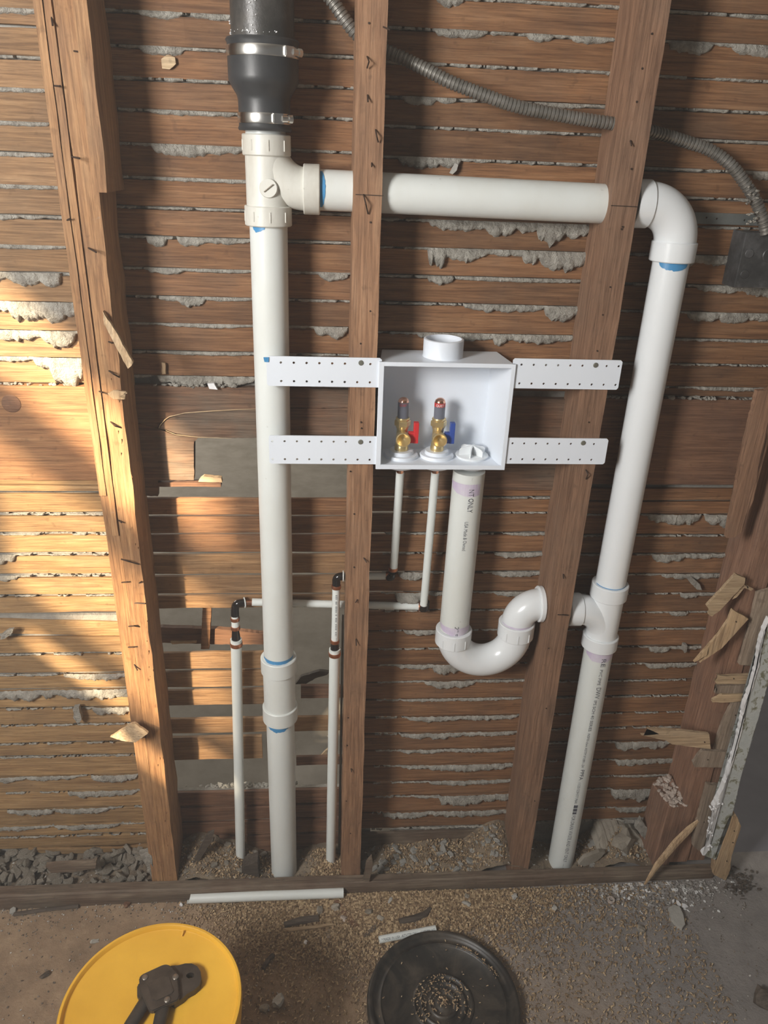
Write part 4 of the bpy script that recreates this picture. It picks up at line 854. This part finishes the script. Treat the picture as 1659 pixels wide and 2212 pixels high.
piece([(1528, 1695), (1553, 1698), (1520, 1830), (1510, 1838), (1497, 1828), (1500, 1800)], -.012, .01, 'greywood', 'lath_board', 'lowest upright grey board beside the foot of the plaster strip', 'board', jag=.0008, nails=[(1521, 1776)])
bm = B(); sweep(bm, [PZ(1393, 1910, .014), P(1420, 1868, -.045), P(1460, 1820, -.022), P(1490, 1790, -.012), P(1509, 1772, -.010)], [.003, .009, .011, .010, .004], 8, flat=.5)
fin(bm, 'broken_lath', 'raw_z', None, label='long slanting split lath leaning on the foot of the wall at lower right', cat='lath')
o = piece([(1577, 1762), (1592, 1764), (1601, 1785), (1580, 1850), (1577, 1880), (1568, 1902), (1542, 1890), (1545, 1850), (1560, 1800)], -.03, .018, 'raw_z', 'screwed_block', 'tan board with three screw heads right of the plaster strip foot', 'board', jag=.0008, nails=[(1586, 1795), (1583, 1820), (1570, 1860)])
ps = thing('plaster_strip', (.94, -.02, .04), 'mottled grey-green painted plaster strip with a ragged white edge by the opening', 'plaster')
bm = B(); L_ = [(1662, 1338), (1652, 1362), (1642, 1400), (1636, 1440), (1622, 1490), (1610, 1525), (1601, 1570), (1590, 1620), (1575, 1670), (1560, 1710), (1542, 1745), (1545, 1760), (1535, 1800), (1530, 1835), (1519, 1848)]
R = [(1548, 1858), (1552, 1840), (1578, 1775), (1596, 1700), (1600, 1680), (1612, 1640), (1640, 1545), (1655, 1490), (1680, 1400), (1700, 1330)]
pslab(bm, L_ + R, -.030, .012, .0008); fin(bm, 'painted_face', 'painted', ps)
bm = B(); Q = []
for (x, y) in L_:
    Q.append(P(x, y, -.0325))
top = [p + Vector((-.0008 + random.uniform(-.001, .001), 0, 0)) for p in Q]; ed = [p + Vector((.0012 + random.uniform(-.0008, .003), 0, 0)) for p in Q]
slab(bm, top + ed[::-1], (0, .0135, 0), .0013); fin(bm, 'ragged_white_edge', 'white', ps)
bm = B()
for (x, y) in ((1534, 1800), (1540, 1750), (1530, 1830), (1556, 1735), (1538, 1775)):
    for k in range(5): chunk(bm, P(x + random.uniform(-7, 7), y + random.uniform(-10, 10), -.032), (.004, .003, .004))
fin(bm, 'broken_plaster', 'white', ps, kind='stuff')
# splinters on the left stud
piece([(222, 672), (232, 690), (250, 715), (265, 745), (287, 783), (284, 790), (276, 797), (262, 770), (243, 735), (225, 700)], -.020, .008, 'raw_z', 'split_stick', 'pale split stick hanging off the left stud', 'splinter', dY=[0.01, 0, -.005, -.012, -.02, -.022, -.022, -.015, -.006, .0])
piece([(238, 1592), (284, 1564), (291, 1563), (320, 1584), (304, 1596), (292, 1604), (262, 1600)], -.024, .006, 'raw', 'wood_shard', 'pointed sunlit wood shard on the lower left stud', 'splinter', dY=[.03, .0, 0, -.012, -.01, -.008, .01])
piece([(232, 850), (245, 843), (272, 846), (275, 850), (255, 855), (270, 862), (245, 862)], -.012, .004, 'raw_z', 'torn_fibres', 'torn wood fibres on the sunlit left stud', 'splinter', jag=.001)
piece([(158, 1530), (170, 1528), (176, 1555), (168, 1565), (158, 1550)], .074, .012, 'plaster', 'plaster_flake', 'plaster flake sticking out of the lower left laths', 'plaster', jag=.001)
piece([(2, 1372), (18, 1361), (28, 1360), (26, 1368), (10, 1380), (0, 1382)], .078, .008, 'plaster', 'plaster_flake', 'plaster flake caught between laths at the left edge', 'plaster', jag=.001)
piece([(349, 783), (357, 785), (358, 808), (350, 808)], .088, .006, 'raw_z', 'wood_chip', 'small upright wood chip above the broken wide board', 'splinter')
piece([(448, 829), (462, 828), (470, 842), (452, 840)], .078, .006, 'white', 'plaster_flake', 'small white flake on top of the broken wide board', 'plaster')
piece([(432, 1035), (440, 1029), (478, 1033), (480, 1042), (428, 1041)], .084, .012, 'raw', 'wood_chip', 'small pale block in the hole below the broken wide board', 'splinter')
piece([(1485, 1251), (1496, 1248), (1512, 1262), (1517, 1275), (1506, 1274), (1494, 1262)], .082, .012, 'plaster', 'plaster_flake', 'finger-shaped plaster blob left of the short pinkish broken lath', 'plaster', jag=.001)
piece([(1478, 1393), (1485, 1394), (1484, 1408), (1479, 1411), (1476, 1402)], .084, .01, 'plaster', 'plaster_flake', 'tiny upright plaster blob in the last bay', 'plaster', jag=.0006)
piece([(983, 352), (990, 356), (987, 368), (978, 377), (972, 374)], .086, .01, 'chunk_pale', 'plaster_flake', 'oval plaster flake just above the horizontal pipe', 'plaster', jag=.0008)
piece([(398, 232 - 108), (418, 126), (424, 140), (410, 152), (394, 148)][0:0] or [(348, 128), (360, 118), (378, 124), (380, 138), (366, 150), (350, 148)], .089, .004, 'raw', 'dried_blob', 'pale dried blob on a lath left of the black pipe', 'blob', jag=.0006)
# beyond the broken laths
piece([(338, 1355), (470, 1359), (600, 1372), (600, 1392), (470, 1392), (338, 1388)], .17, .012, 'board', 'fallen_board', 'dark board lying crosswise behind the broken laths', 'board')
piece([(438, 1300), (457, 1300), (452, 1402), (434, 1402)], .155, .012, 'lath', 'loose_stick', 'short upright stick behind the broken laths left of the drain stack', 'stick')
piece([(368, 1387), (425, 1386), (424, 1389), (372, 1392)], .150, .005, 'raw', 'wood_splinter', 'thin pale splinter lying behind the broken laths', 'splinter')
piece([(638, 1478), (650, 1462), (690, 1450), (712, 1452), (706, 1458), (680, 1466), (660, 1478)], .13, .008, 'bark', 'dark_offcut', 'dark curved offcut behind the short cut lath', 'stick')
piece([(682, 1645), (700, 1625), (708, 1618), (706, 1628), (688, 1650)], .112, .005, 'raw', 'wood_splinter', 'pale slanting splinter by the foot of the hot supply line', 'splinter')
piece([(700, 1655), (708, 1200), (713, 1200), (706, 1655)][0:0] or [(739, 1330), (743, 1330), (734, 1880), (730, 1880)], .07, .004, 'greymetal', 'metal_rod', 'thin grey rod standing against the left side of the tall middle stud', 'rod')

# ------------------------------------------------------------------ rubble between the studs
BUMPS = [(P(430, 1815, .06), .085, .055), (P(490, 1850, .05), .06, .05), (P(700, 1868, .04), .035, .045), (P(1075, 1815, .07), .095, .06), (P(960, 1850, .06), .040, .11), (P(850, 1860, .05), .030, .06),
         (P(1330, 1825, .05), .085, .055), (P(1250, 1865, .04), .02, .04), (P(1390, 1830, .05), .05, .03), (P(200, 1860, .05), .03, .3), (P(60, 1860, .05), .03, .3), (Vector((-.78, .05, 0)), .03, .25)]
def bedz(x, y):
    z = .012 + .006 * nz(x * 25, y * 25, 0) + .004 * nz(x * 70, y * 70, 1)
    for c, h, s in BUMPS: z = max(z, .012 + h * math.exp(-((x - c.x) ** 2) / (2 * s * s)) * (.55 + 4.5 * max(0, min(.1, y))) + .005 * nz(x * 60, y * 60, 2))
    return z
bm = B(); nx, ny = 300, 14; gr = []
for i in range(nx + 1):
    x = -.98 + 1.9 * i / nx; gr.append([bm.verts.new((x, -.002 + .098 * j / ny, bedz(x, .098 * j / ny))) for j in range(ny + 1)])
for a, b in zip(gr, gr[1:]):
    for j in range(ny): bm.faces.new((a[j], a[j + 1], b[j + 1], b[j]))
fin(bm, 'rubble_bed', 'bed', None, True, label='bed of dust and crumbs heaped between the studs', kind='stuff', sharp=80)
def heap(n, x0, x1, lo, hi, label, group, mat='chunk', y0=.006, y1=.085, flat=.6, lift=0.0):
    src = []
    for k in range(8):
        bm = B(); s = 1.0; chunk(bm, (0, 0, 0), (1, random.uniform(.5, .9), flat * random.uniform(.5, 1)), sub=1 if k % 3 else 2)
        me = bpy.data.meshes.new('plaster_chunk'); bm.to_mesh(me); bm.free(); me.materials.append(M[mat]); src.append(me)
    for i in range(n):
        x, y = random.uniform(x0, x1), random.uniform(y0, y1); s = random.uniform(lo, hi)
        o = bpy.data.objects.new('plaster_chunk', src[i % 8]); COL.objects.link(o)
        o.location = (x, y, bedz(x, y) + s * .25 + lift * random.random()); o.scale = (s, s, s); o.rotation_euler = (random.uniform(-.6, .6), random.uniform(-.6, .6), random.uniform(0, 6.28))
        ORG[o.name] = o.location.copy(); tag(o, label, 'plaster chunk', group)
heap(135, -.79, -.402, .007, .023, 'plaster chunk in the rubble filling the foot of the leftmost bay', 'plaster rubble at the foot of the leftmost bay', lift=.018)
heap(26, -.32, -.13, .005, .014, 'plaster chunk in the heap left of the drain stack foot', 'plaster rubble left of the drain stack')
heap(60, .10, .44, .006, .016, 'plaster chunk in the heap between the middle and right studs', 'plaster rubble between the middle and right studs', mat='chunk_pale')
heap(30, .63, .84, .005, .013, 'plaster chunk in the heap right of the vent pipe foot', 'plaster rubble right of the vent pipe', mat='chunk_pale')
def rock(px, py, z, s, mat, label, cat='stone', seed=1, name='stone', Y=None):
    bm = B(); c = PZ(px, py, z) if Y is None else P(px, py, Y); chunk(bm, (c.x, c.y, c.z + (s[2] * .4 if Y is None else 0)), s, seed, 2); return fin(bm, name, mat, None, label=label, cat=cat)
rock(1345, 1822, 0, (.040, .030, .034), 'chunk', 'big dirty lump of mortar in the bay right of the vent pipe', 'rubble', 5, 'mortar_lump', Y=.045)
piece([(1290, 1835), (1300, 1795), (1335, 1780), (1375, 1795), (1392, 1825), (1350, 1858), (1320, 1852)], .03, .05, 'chunk', 'mortar_slab', 'tilted dirty mortar slab behind the big mortar lump', 'rubble', jag=.002, dY=[.0, .03, .05, .05, .02, -.01, -.01])
piece([(1250, 1868), (1262, 1853), (1295, 1840), (1308, 1842), (1290, 1860), (1262, 1872)], .012, .01, 'chunk', 'plaster_slab', 'long flat grey chip at the foot of the vent pipe', 'rubble', jag=.001)
piece([(1372, 1790), (1385, 1768), (1398, 1790), (1402, 1825), (1395, 1822), (1388, 1800)], .05, .01, 'plaster', 'plaster_slab', 'cracked upright plaster shard beside the cut-off timber block', 'rubble', jag=.0015)
piece([(430, 1840), (448, 1805), (462, 1800), (455, 1820), (425, 1870), (412, 1872)], .03, .012, 'bark', 'dark_stick', 'dark stick in the heap left of the drain stack foot', 'stick', jag=.001)
piece([(520, 1885), (528, 1872), (556, 1862), (560, 1895), (525, 1896)], .02, .03, 'bark', 'wood_block', 'small dark wood block beside the foot of the cold supply line', 'block')
piece([(300, 1842), (326, 1836), (333, 1890), (328, 1895)], .0, .008, 'plaster', 'plaster_slab', 'thin upright plaster shard against the foot of the left stud', 'rubble', jag=.001)
piece([(98, 1872), (150, 1868), (200, 1864), (208, 1860), (206, 1876), (160, 1884), (110, 1886)], .002, .012, 'plate', 'lath_piece', 'dusty lath scrap lying in the leftmost bay rubble', 'lath', jag=.0008)
piece([(60, 1835), (140, 1834), (260, 1832), (322, 1825), (323, 1832), (250, 1840), (100, 1846)], .085, .006, 'lath_pale', 'lath_piece', 'pale bent lath sliver above the leftmost bay rubble', 'lath', jag=.0006)
piece([(785, 1904), (792, 1866), (803, 1852), (806, 1870), (797, 1905)], -.028, .01, 'plate', 'wood_scrap', 'small grey wood scrap leaning on the wall strip below the middle stud', 'splinter')

# ------------------------------------------------------------------ loose things on the floor
def flpipe(a, b, z, r, label, txt=None, cut=0):
    p, q = PZ(*a, z), PZ(*b, z); z = z + FZ; d = (q - p)
    bm = B(); lathe(bm, p, d, [(0, r * .82), (0, r), (d.length, r), (d.length, r * .82), (0, r * .82)], 24)
    if cut:
        for v in bm.verts:
            if (v.co - p).dot(d.normalized()) < .004: v.co += d.normalized() * (v.co.z - z + r) * cut
    o = fin(bm, 'pipe_offcut', 'pex', None, True, label, 'pipe')
    return o, p, q
flpipe((403, 1941), (742, 1928.5), .0118, .0112, 'long white pipe offcut lying on the floor in front of the wall strip', cut=.45)
o, p, q = flpipe((819, 2030), (941, 2006.5), .0085, .0079, 'short printed white pipe offcut half under the black lid')
cu = bpy.data.curves.new('t', 'FONT'); cu.body = '* MADE IN USA  AITVITBI DKU   C2724W AG'; cu.size = .0075; t_ = bpy.data.objects.new('t', cu); COL.objects.link(t_)
me = bpy.data.meshes.new_from_object(t_.evaluated_get(bpy.context.evaluated_depsgraph_get())); bm = B(); bm.from_mesh(me); bpy.data.objects.remove(t_)
d = (q - p).normalized(); wmax = max(v.co.x for v in bm.verts); sd = Vector((-d.y, d.x, 0))
for v in bm.verts:
    a = v.co.y / .0079 - .1 - 1.0; k = v.co.x / wmax * ((q - p).length - .008) + .004
    v.co = p + d * k + sd * (math.sin(a) * .0083) + Vector((0, 0, math.cos(a) * .0083))
fin(bm, 'printed_text', 'ink', o)
# bucket with lid
bk = thing('bucket', (-.275, -.461, FZ), 'yellow plastic bucket with its yellow lid on, bottom left', 'bucket'); bc = (-.2755, -.461, FZ); hh = .33 - FZ; rr = .1445
bm = B(); lathe(bm, bc, (0, 0, 1), [(0, 0), (0, .118), (.004, .122), (hh - .05, .1375), (hh - .048, .1425), (hh - .040, .1425), (hh - .038, .1385), (hh - .012, .1395), (hh - .012, .1)], 72); fin(bm, 'bucket_body', 'yellow', bk, True)
bm = B(); lathe(bm, (bc[0], bc[1], hh + FZ - .022), (0, 0, 1), [(0, .1405), (0, .1445), (.014, .1450), (.020, .1448), (.022, .1435), (.022, .1400), (.0205, .1385), (.0145, .1365), (.0135, .1345), (.0135, 0)], 96); lid = fin(bm, 'lid', 'yellow', bk, True)
bm = B(); sweep(bm, [PZ(396, 2010, hh - .003), PZ(393, 2022, hh - .0065)], [.0016, .0014], 6); fin(bm, 'moulded_tab', 'yellow', lid)
# crimping tool lying on the lid
ct = thing('crimping_tool', (-.245, -.47, hh + FZ), 'dark metal crimping tool lying on the yellow bucket lid', 'tool'); zt = hh - .0085
def tl(px, z, th, mat, name, bev=.0015, parent=None, label=None):
    bm = B(); q = [PZ(x, y, z + th) for x, y in px]
    f = [bm.verts.new((p.x, p.y, z + th + FZ)) for p in q]; g = [bm.verts.new((p.x, p.y, z + FZ)) for p in q]; n = len(q)
    bm.faces.new(f); bm.faces.new(g[::-1])
    for i in range(n): bm.faces.new((f[i], g[i], g[(i + 1) % n], f[(i + 1) % n]))
    bmesh.ops.recalc_face_normals(bm, faces=bm.faces[:]); bmesh.ops.bevel(bm, geom=bm.edges[:], offset=bev, segments=2, affect='EDGES')
    return fin(bm, name, mat, parent or ct, label=label)
hx, hy = 413, 2108
bm = B(); oc = PZ(411, 2107, zt + .014)
out = [PZ(x, y, zt + .014) for x, y in ((370, 2086), (385, 2085), (400, 2081), (414, 2081), (426, 2087), (433, 2098), (435, 2112), (431, 2128), (420, 2138), (405, 2146), (395, 2156), (376, 2168), (352, 2150), (352, 2105))]
vs = [bm.verts.new(p) for p in out]; es = [bm.edges.new((vs[i], vs[(i + 1) % len(vs)])) for i in range(len(vs))]
hv = [bm.verts.new(oc + Vector((.0068 * math.cos(a), .0050 * math.sin(a), 0))) for a in [2 * PI * k / 16 for k in range(16)]]; es += [bm.edges.new((hv[i], hv[(i + 1) % 16])) for i in range(16)]
bmesh.ops.triangle_fill(bm, use_beauty=True, edges=es); ex = bmesh.ops.extrude_face_region(bm, geom=bm.faces[:])
for g in ex['geom']:
    if isinstance(g, bmesh.types.BMVert): g.co.z -= .013
bmesh.ops.recalc_face_normals(bm, faces=bm.faces[:]); fin(bm, 'jaw', 'toolgrey', ct)
tl([(300, 2112), (306, 2104), (352, 2083), (361, 2082), (372, 2088), (383, 2100), (388, 2150), (384, 2160), (330, 2184), (322, 2182), (302, 2140)], zt + .013, .009, 'toolgrey', 'head_plate')
tl([(318, 2124), (352, 2108), (366, 2110), (376, 2140), (370, 2147), (338, 2162), (328, 2158)], zt + .0215, .0015, 'toolgrey', 'raised_panel', .0006)
for x, y in ((313, 2110), (379, 2109), (361, 2158)):
    bm = B(); c = PZ(x, y, zt + .024); lathe(bm, (c.x, c.y, zt + FZ + .0215), (0, 0, 1), [(0, .0052), (.0018, .005), (.0028, .0036), (.0028, 0)], 18); fin(bm, 'rivet', 'rivet', ct, True)
for a, b in ((PZ(316, 2160, zt + .012), PZ(268, 2235, zt + .012)), (PZ(352, 2178, zt + .012), PZ(336, 2250, zt + .012))):
    bm = B(); sweep(bm, [a, a.lerp(b, .5), b], [.011, .0105, .010], 12, flat=.7); fin(bm, 'handle', 'toolgrey', ct, True)
tl([(296, 2128), (303, 2120), (310, 2150), (304, 2156), (296, 2152)], zt + .004, .010, 'toolgrey', 'jaw_stop')
# black lid
c0 = Vector((.2475, -.300, FZ)); bl = thing('round_cover', tuple(c0), 'round dusty black plastic lid with concentric ridges lying on the floor', 'lid')
bm = B(); prof = [(.0, .1545), (.004, .1560), (.016, .1560), (.022, .1545), (.024, .151), (.023, .147), (.019, .1435), (.0145, .140), (.0135, .135), (.0160, .1305), (.0172, .128), (.0150, .1260), (.0120, .124), (.0120, .064), (.0155, .062), (.0160, .059), (.0115, .056), (.0110, .050), (.0150, .0475), (.0155, .045), (.0105, .042), (.0100, .032), (.0140, .030), (.0145, .027), (.0100, .024), (.0095, .015), (.0130, .012), (.0130, 0)]
lathe(bm, c0, (0, 0, 1), prof, 96); fin(bm, 'disc', 'lid', bl, True, sharp=60)
bm = B()
for i in range(420):
    if i < 210: r = random.choice((.058, .0525, .0445, .037, .028, .0215)) + random.gauss(0, .0015); a = random.uniform(-.6, PI + .7)
    elif i < 300: r = random.uniform(.126, .134); a = random.uniform(.35, 1.25)
    elif i < 340: r = random.uniform(0, .014); a = random.uniform(0, 6.28)
    else: r = random.uniform(.02, .14); a = random.uniform(0, 6.28)
    x, y = c0.x + r * math.cos(a), c0.y + r * math.sin(a); s = random.uniform(.0008, .0026); chunk(bm, (x, y, FZ + .0155 + s * .2), (s * 1.6, s * .7, s * .35))
fin(bm, 'dust_and_shavings', 'flake', bl, kind='stuff')
# stones and scraps
rock(602, 2167, 0, (.0135, .0175, .013), 'chunk_pale', 'pale rounded stone on the floor right of the bucket', seed=11)
rock(571, 2180, 0, (.013, .010, .008), 'chunk', 'brown stone beside the pale rounded stone', seed=12)
rock(1385, 2008, 0, (.012, .010, .007), 'chunk', 'dark greenish lump on the open floor', seed=13)
rock(1198, 1962, 0, (.008, .008, .006), 'chunk_pale', 'small grey stone below the vent pipe foot', seed=14)
rock(1008, 1953, 0, (.0135, .008, .006), 'chunk_pale', 'flat grey chip below the middle of the wall strip', seed=15, name='plaster_chip')
rock(1008, 1938, 0, (.009, .007, .006), 'chunk', 'dull chip just above the flat grey chip', seed=16, name='plaster_chip')
rock(1111, 1938, 0, (.009, .008, .006), 'chunk_pale', 'grey chip near the wall strip below the right stud', seed=17, name='plaster_chip')
rock(843, 1948, 0, (.0125, .006, .006), 'chunk_pale', 'pale oblong chip right of the long pipe offcut', seed=18, name='plaster_chip')
rock(660, 2037, 0, (.0055, .0055, .005), 'white', 'tiny white chip on the shavings left of the printed offcut', seed=19, name='plaster_chip')
rock(392, 1956, 0, (.006, .005, .005), 'white', 'tiny white chip below the left end of the long pipe offcut', seed=20, name='plaster_chip')
rock(277, 1953, 0, (.014, .009, .006), 'board', 'orange-brown bark chip at the foot of the left wall strip', 'chip', seed=21, name='bark_chip')
rock(797, 1972, 0, (.010, .010, .008), 'chunk', 'brown lump in the shavings above the printed offcut', seed=22)
rock(822, 1985, 0, (.012, .008, .007), 'chunk', 'second brown lump just above the printed offcut', seed=23)
rock(725, 1963, 0, (.010, .013, .010), 'chunk', 'grey-brown lump at the end of the dark bark piece', seed=24)
rock(742, 1985, 0, (.011, .009, .007), 'pinkbrick', 'crumbly pinkish lump beside the dark bark piece', seed=25)
rock(690, 1968, 0, (.013, .009, .008), 'chunk', 'dark lump behind the dark bark piece', seed=26)
rock(1655, 2165, 0, (.026, .036, .02), 'bark', 'dark rock at the right edge of the floor', seed=27)
rock(98, 2106, 0, (.014, .008, .004), 'bark', 'black flake on the floor left of the bucket', seed=28)
rock(28, 1968, 0, (.009, .010, .005), 'chunk_pale', 'pale chip near the left end of the wall strip', seed=29, name='plaster_chip')
rock(205, 2034, 0, (.011, .006, .004), 'chunk_pale', 'pale chip behind the bucket', seed=30, name='plaster_chip')
def gslab(px, z, th, mat, name, label, cat, jag=0):
    bm = B(); pts = [PZ(x, y, z + th) for x, y in px]; slab(bm, pts, (0, 0, -th)); return fin(bm, name, mat, None, label=label, cat=cat)
gslab([(1444, 1960), (1456, 1954), (1468, 1958), (1476, 1975), (1480, 1996), (1474, 2004), (1464, 1999), (1450, 1982)], 0, .010, 'chunk_pale', 'plaster_slab', 'oval flat grey plaster slab on the floor at lower right', 'rubble')
for k, px in enumerate(([(1452, 1944), (1456, 1942), (1457, 1948), (1453, 1949)], [(1461, 1944), (1466, 1946), (1472, 1955), (1468, 1957), (1462, 1950)], [(1473, 1951), (1480, 1952), (1487, 1958), (1480, 1960), (1474, 1957)])):
    gslab(px, 0, .004, 'white', 'white_chip', 'thin white chip just above the oval flat plaster slab', 'plaster chip')['group'] = 'white chips above the oval slab'
gslab([(612, 2005), (680, 1999), (718, 1993), (722, 1997), (690, 2003), (625, 2011)], .003, .004, 'raw', 'wood_splinter', 'long pale wood splinter on the shavings', 'splinter')
gslab([(722, 1945), (732, 1944), (775, 2000), (762, 2003), (740, 1975)], 0, .004, 'board', 'wood_scrap', 'reddish flat wood scrap on the shavings below the middle stud', 'splinter')
gslab([(783, 2022), (805, 2000), (814, 1996), (815, 2004), (792, 2024)], 0, .004, 'bark', 'wood_scrap', 'dark reddish wood scrap left of the printed offcut', 'splinter')
gslab([(704, 2008), (714, 2006), (712, 2035), (706, 2034)], 0, .003, 'greywood', 'wood_scrap', 'thin grey wood scrap below the long pale splinter', 'splinter')
for k, (pts, lab) in enumerate((([(614, 1998), (650, 1988), (688, 1983)], 'dark grooved bark piece on the shavings'), ([(862, 1990), (895, 1984), (918, 1975), (930, 1962)], 'dark curved stick above the black lid'), ([(568, 2092), (580, 2072), (590, 2062)], 'short dark stick right of the bucket'), ([(30, 1975), (90, 1966), (170, 1957)], 'flat dark lath scrap under the left end of the wall strip'))):
    bm = B(); q = [PZ(x, y, .004) for x, y in pts]; sweep(bm, q, [.007, .009, .008, .005][:len(q)] if k < 2 else [.005] * len(q), 8, flat=.7); fin(bm, 'dark_stick', 'bark', None, label=lab, cat='stick')
bm = B(); c = PZ(1320, 1944, .003); lathe(bm, c + Vector((0, 0, -.003)), (0, 0, 1), [(0, .0055), (0, .0085), (.006, .0085), (.006, .0055), (0, .0055)], 24); fin(bm, 'pipe_ring', 'pinkbrick', None, True, 'small pale ring lying on the floor below the vent pipe', 'ring')
crumbs('frayed_fibres', 120, lambda: tuple(PZ(random.gauss(1600, 14), random.gauss(1905, 16), .003)), .002, .006, 'bark', None, 'frayed dark rubbish at the foot of the tan screwed board')

# ------------------------------------------------------------------ shavings and grit
def flakes(n, fn, lo, hi, mat, name, label):
    vs, fs = [], []
    for i in range(n):
        x, y, z = fn(); s = random.uniform(lo, hi); w = s * random.uniform(.16, .36); a = random.uniform(0, 6.28); ca, sa = math.cos(a), math.sin(a); h = s * random.uniform(.1, 1.1); t = random.uniform(-.6, .6)
        b = len(vs)
        for u, k in ((-s, 0), (-s * .35, h), (s * .35, h * .9), (s, h * .1)):
            for q in (-w, w):
                q2 = q + u * t * .4; vs.append((x + u * ca - q2 * sa, y + u * sa + q2 * ca, z + k + q * t * .5 + .0008))
        for k in range(3): fs.append((b + 2 * k, b + 2 * k + 1, b + 2 * k + 3, b + 2 * k + 2))
    me = bpy.data.meshes.new(name); me.from_pydata(vs, [], fs); me.materials.append(M[mat]); o = bpy.data.objects.new(name, me); COL.objects.link(o); return tag(o, label, kind='stuff')
def inside(x, y, c, r): return (x - c[0]) ** 2 + (y - c[1]) ** 2 < r * r
def fz(x, y): return FZ + .003 * nz(x * 3, y * 3, 0) + .002 * nz(x * 11, y * 11, 3) - .001
def ffn():
    while True:
        k = random.random()
        if k < .55: x, y = random.gauss(.05, .13), -.030 - abs(random.gauss(0, .075))
        elif k < .80: x, y = random.gauss(.28, .15), -.030 - abs(random.gauss(0, .06))
        else: x, y = random.uniform(-.2, .85), -.03 - random.random() ** 1.3 * .40
        if x < -.34 or inside(x, y, (.2475, -.30), .158) or inside(x, y, (-.275, -.461), .13): continue
        return x, y, fz(x, y)
flakes(40000, ffn, .0013, .0050, 'flake', 'sawdust_shavings', 'golden sawdust shavings scattered over the floor before the wall')
def cfn():
    k = random.random()
    x, y = (random.gauss(.02, .022), random.uniform(.01, .08)) if k < .3 else (random.gauss(-.22, .06), random.uniform(.005, .08)) if k < .5 else (random.uniform(.15, .445), random.uniform(.005, .09)) if k < .85 else (random.uniform(.63, .80), random.uniform(.01, .08))
    return x, y, bedz(x, y) + .001
flakes(4200, cfn, .0015, .0050, 'flake', 'wood_shavings', 'wood shavings on the rubble between the studs')
def gfn():
    while True:
        k = random.random()
        if k < .35: x, y = random.uniform(-.75, .9), -.03 - abs(random.gauss(0, .03))
        else: x, y = random.uniform(-.75, 1.0), -.03 - random.random() * .45
        if inside(x, y, (.2475, -.30), .16) or inside(x, y, (-.275, -.461), .13): continue
        return x, y, fz(x, y)
crumbs('floor_grit', 2600, gfn, .0009, .0034, 'gravel', None, 'fine grit strewn over the floor')
def rfn():
    while True:
        x, y = random.gauss(.80, .085), -.028 - abs(random.gauss(0, .035))
        if x < 1.02: return x, y, fz(x, y)
crumbs('plaster_grit', 1300, rfn, .0012, .0055, 'grit_grey', None, 'grey and white plaster grit at the lower right end of the wall strip')
crumbs('far_grit', 260, lambda: (random.uniform(-.5, .1), random.uniform(.13, .6), -.003), .002, .010, 'grit_grey', None, 'plaster grit on the floor beyond the broken laths')
crumbs('bed_grit', 1500, lambda: (lambda x, y: (x, y, bedz(x, y)))(random.uniform(-.74, .9), random.uniform(.003, .09)), .0012, .0050, 'gravel', None, 'small grit on the rubble between the studs')

# ------------------------------------------------------------------ dusty air in the room
hz = bpy.data.materials.new('dusty_air'); hz.use_nodes = True; nt = hz.node_tree; nt.nodes.remove(nt.nodes['Principled BSDF'])
vs_ = nt.nodes.new('ShaderNodeVolumeScatter'); vs_.inputs['Density'].default_value = .044; vs_.inputs['Anisotropy'].default_value = .25; vs_.inputs['Color'].default_value = (1, .97, .93, 1)
nt.links.new(vs_.outputs[0], nt.nodes['Material Output'].inputs['Volume']); M['haze'] = hz
bm = B(); box(bm, (-1.19, -2.4, .06), (1.7, -.04, 2.5)); fin(bm, 'dust_haze', 'haze', None, label='dusty air in front of the open wall', kind='stuff')
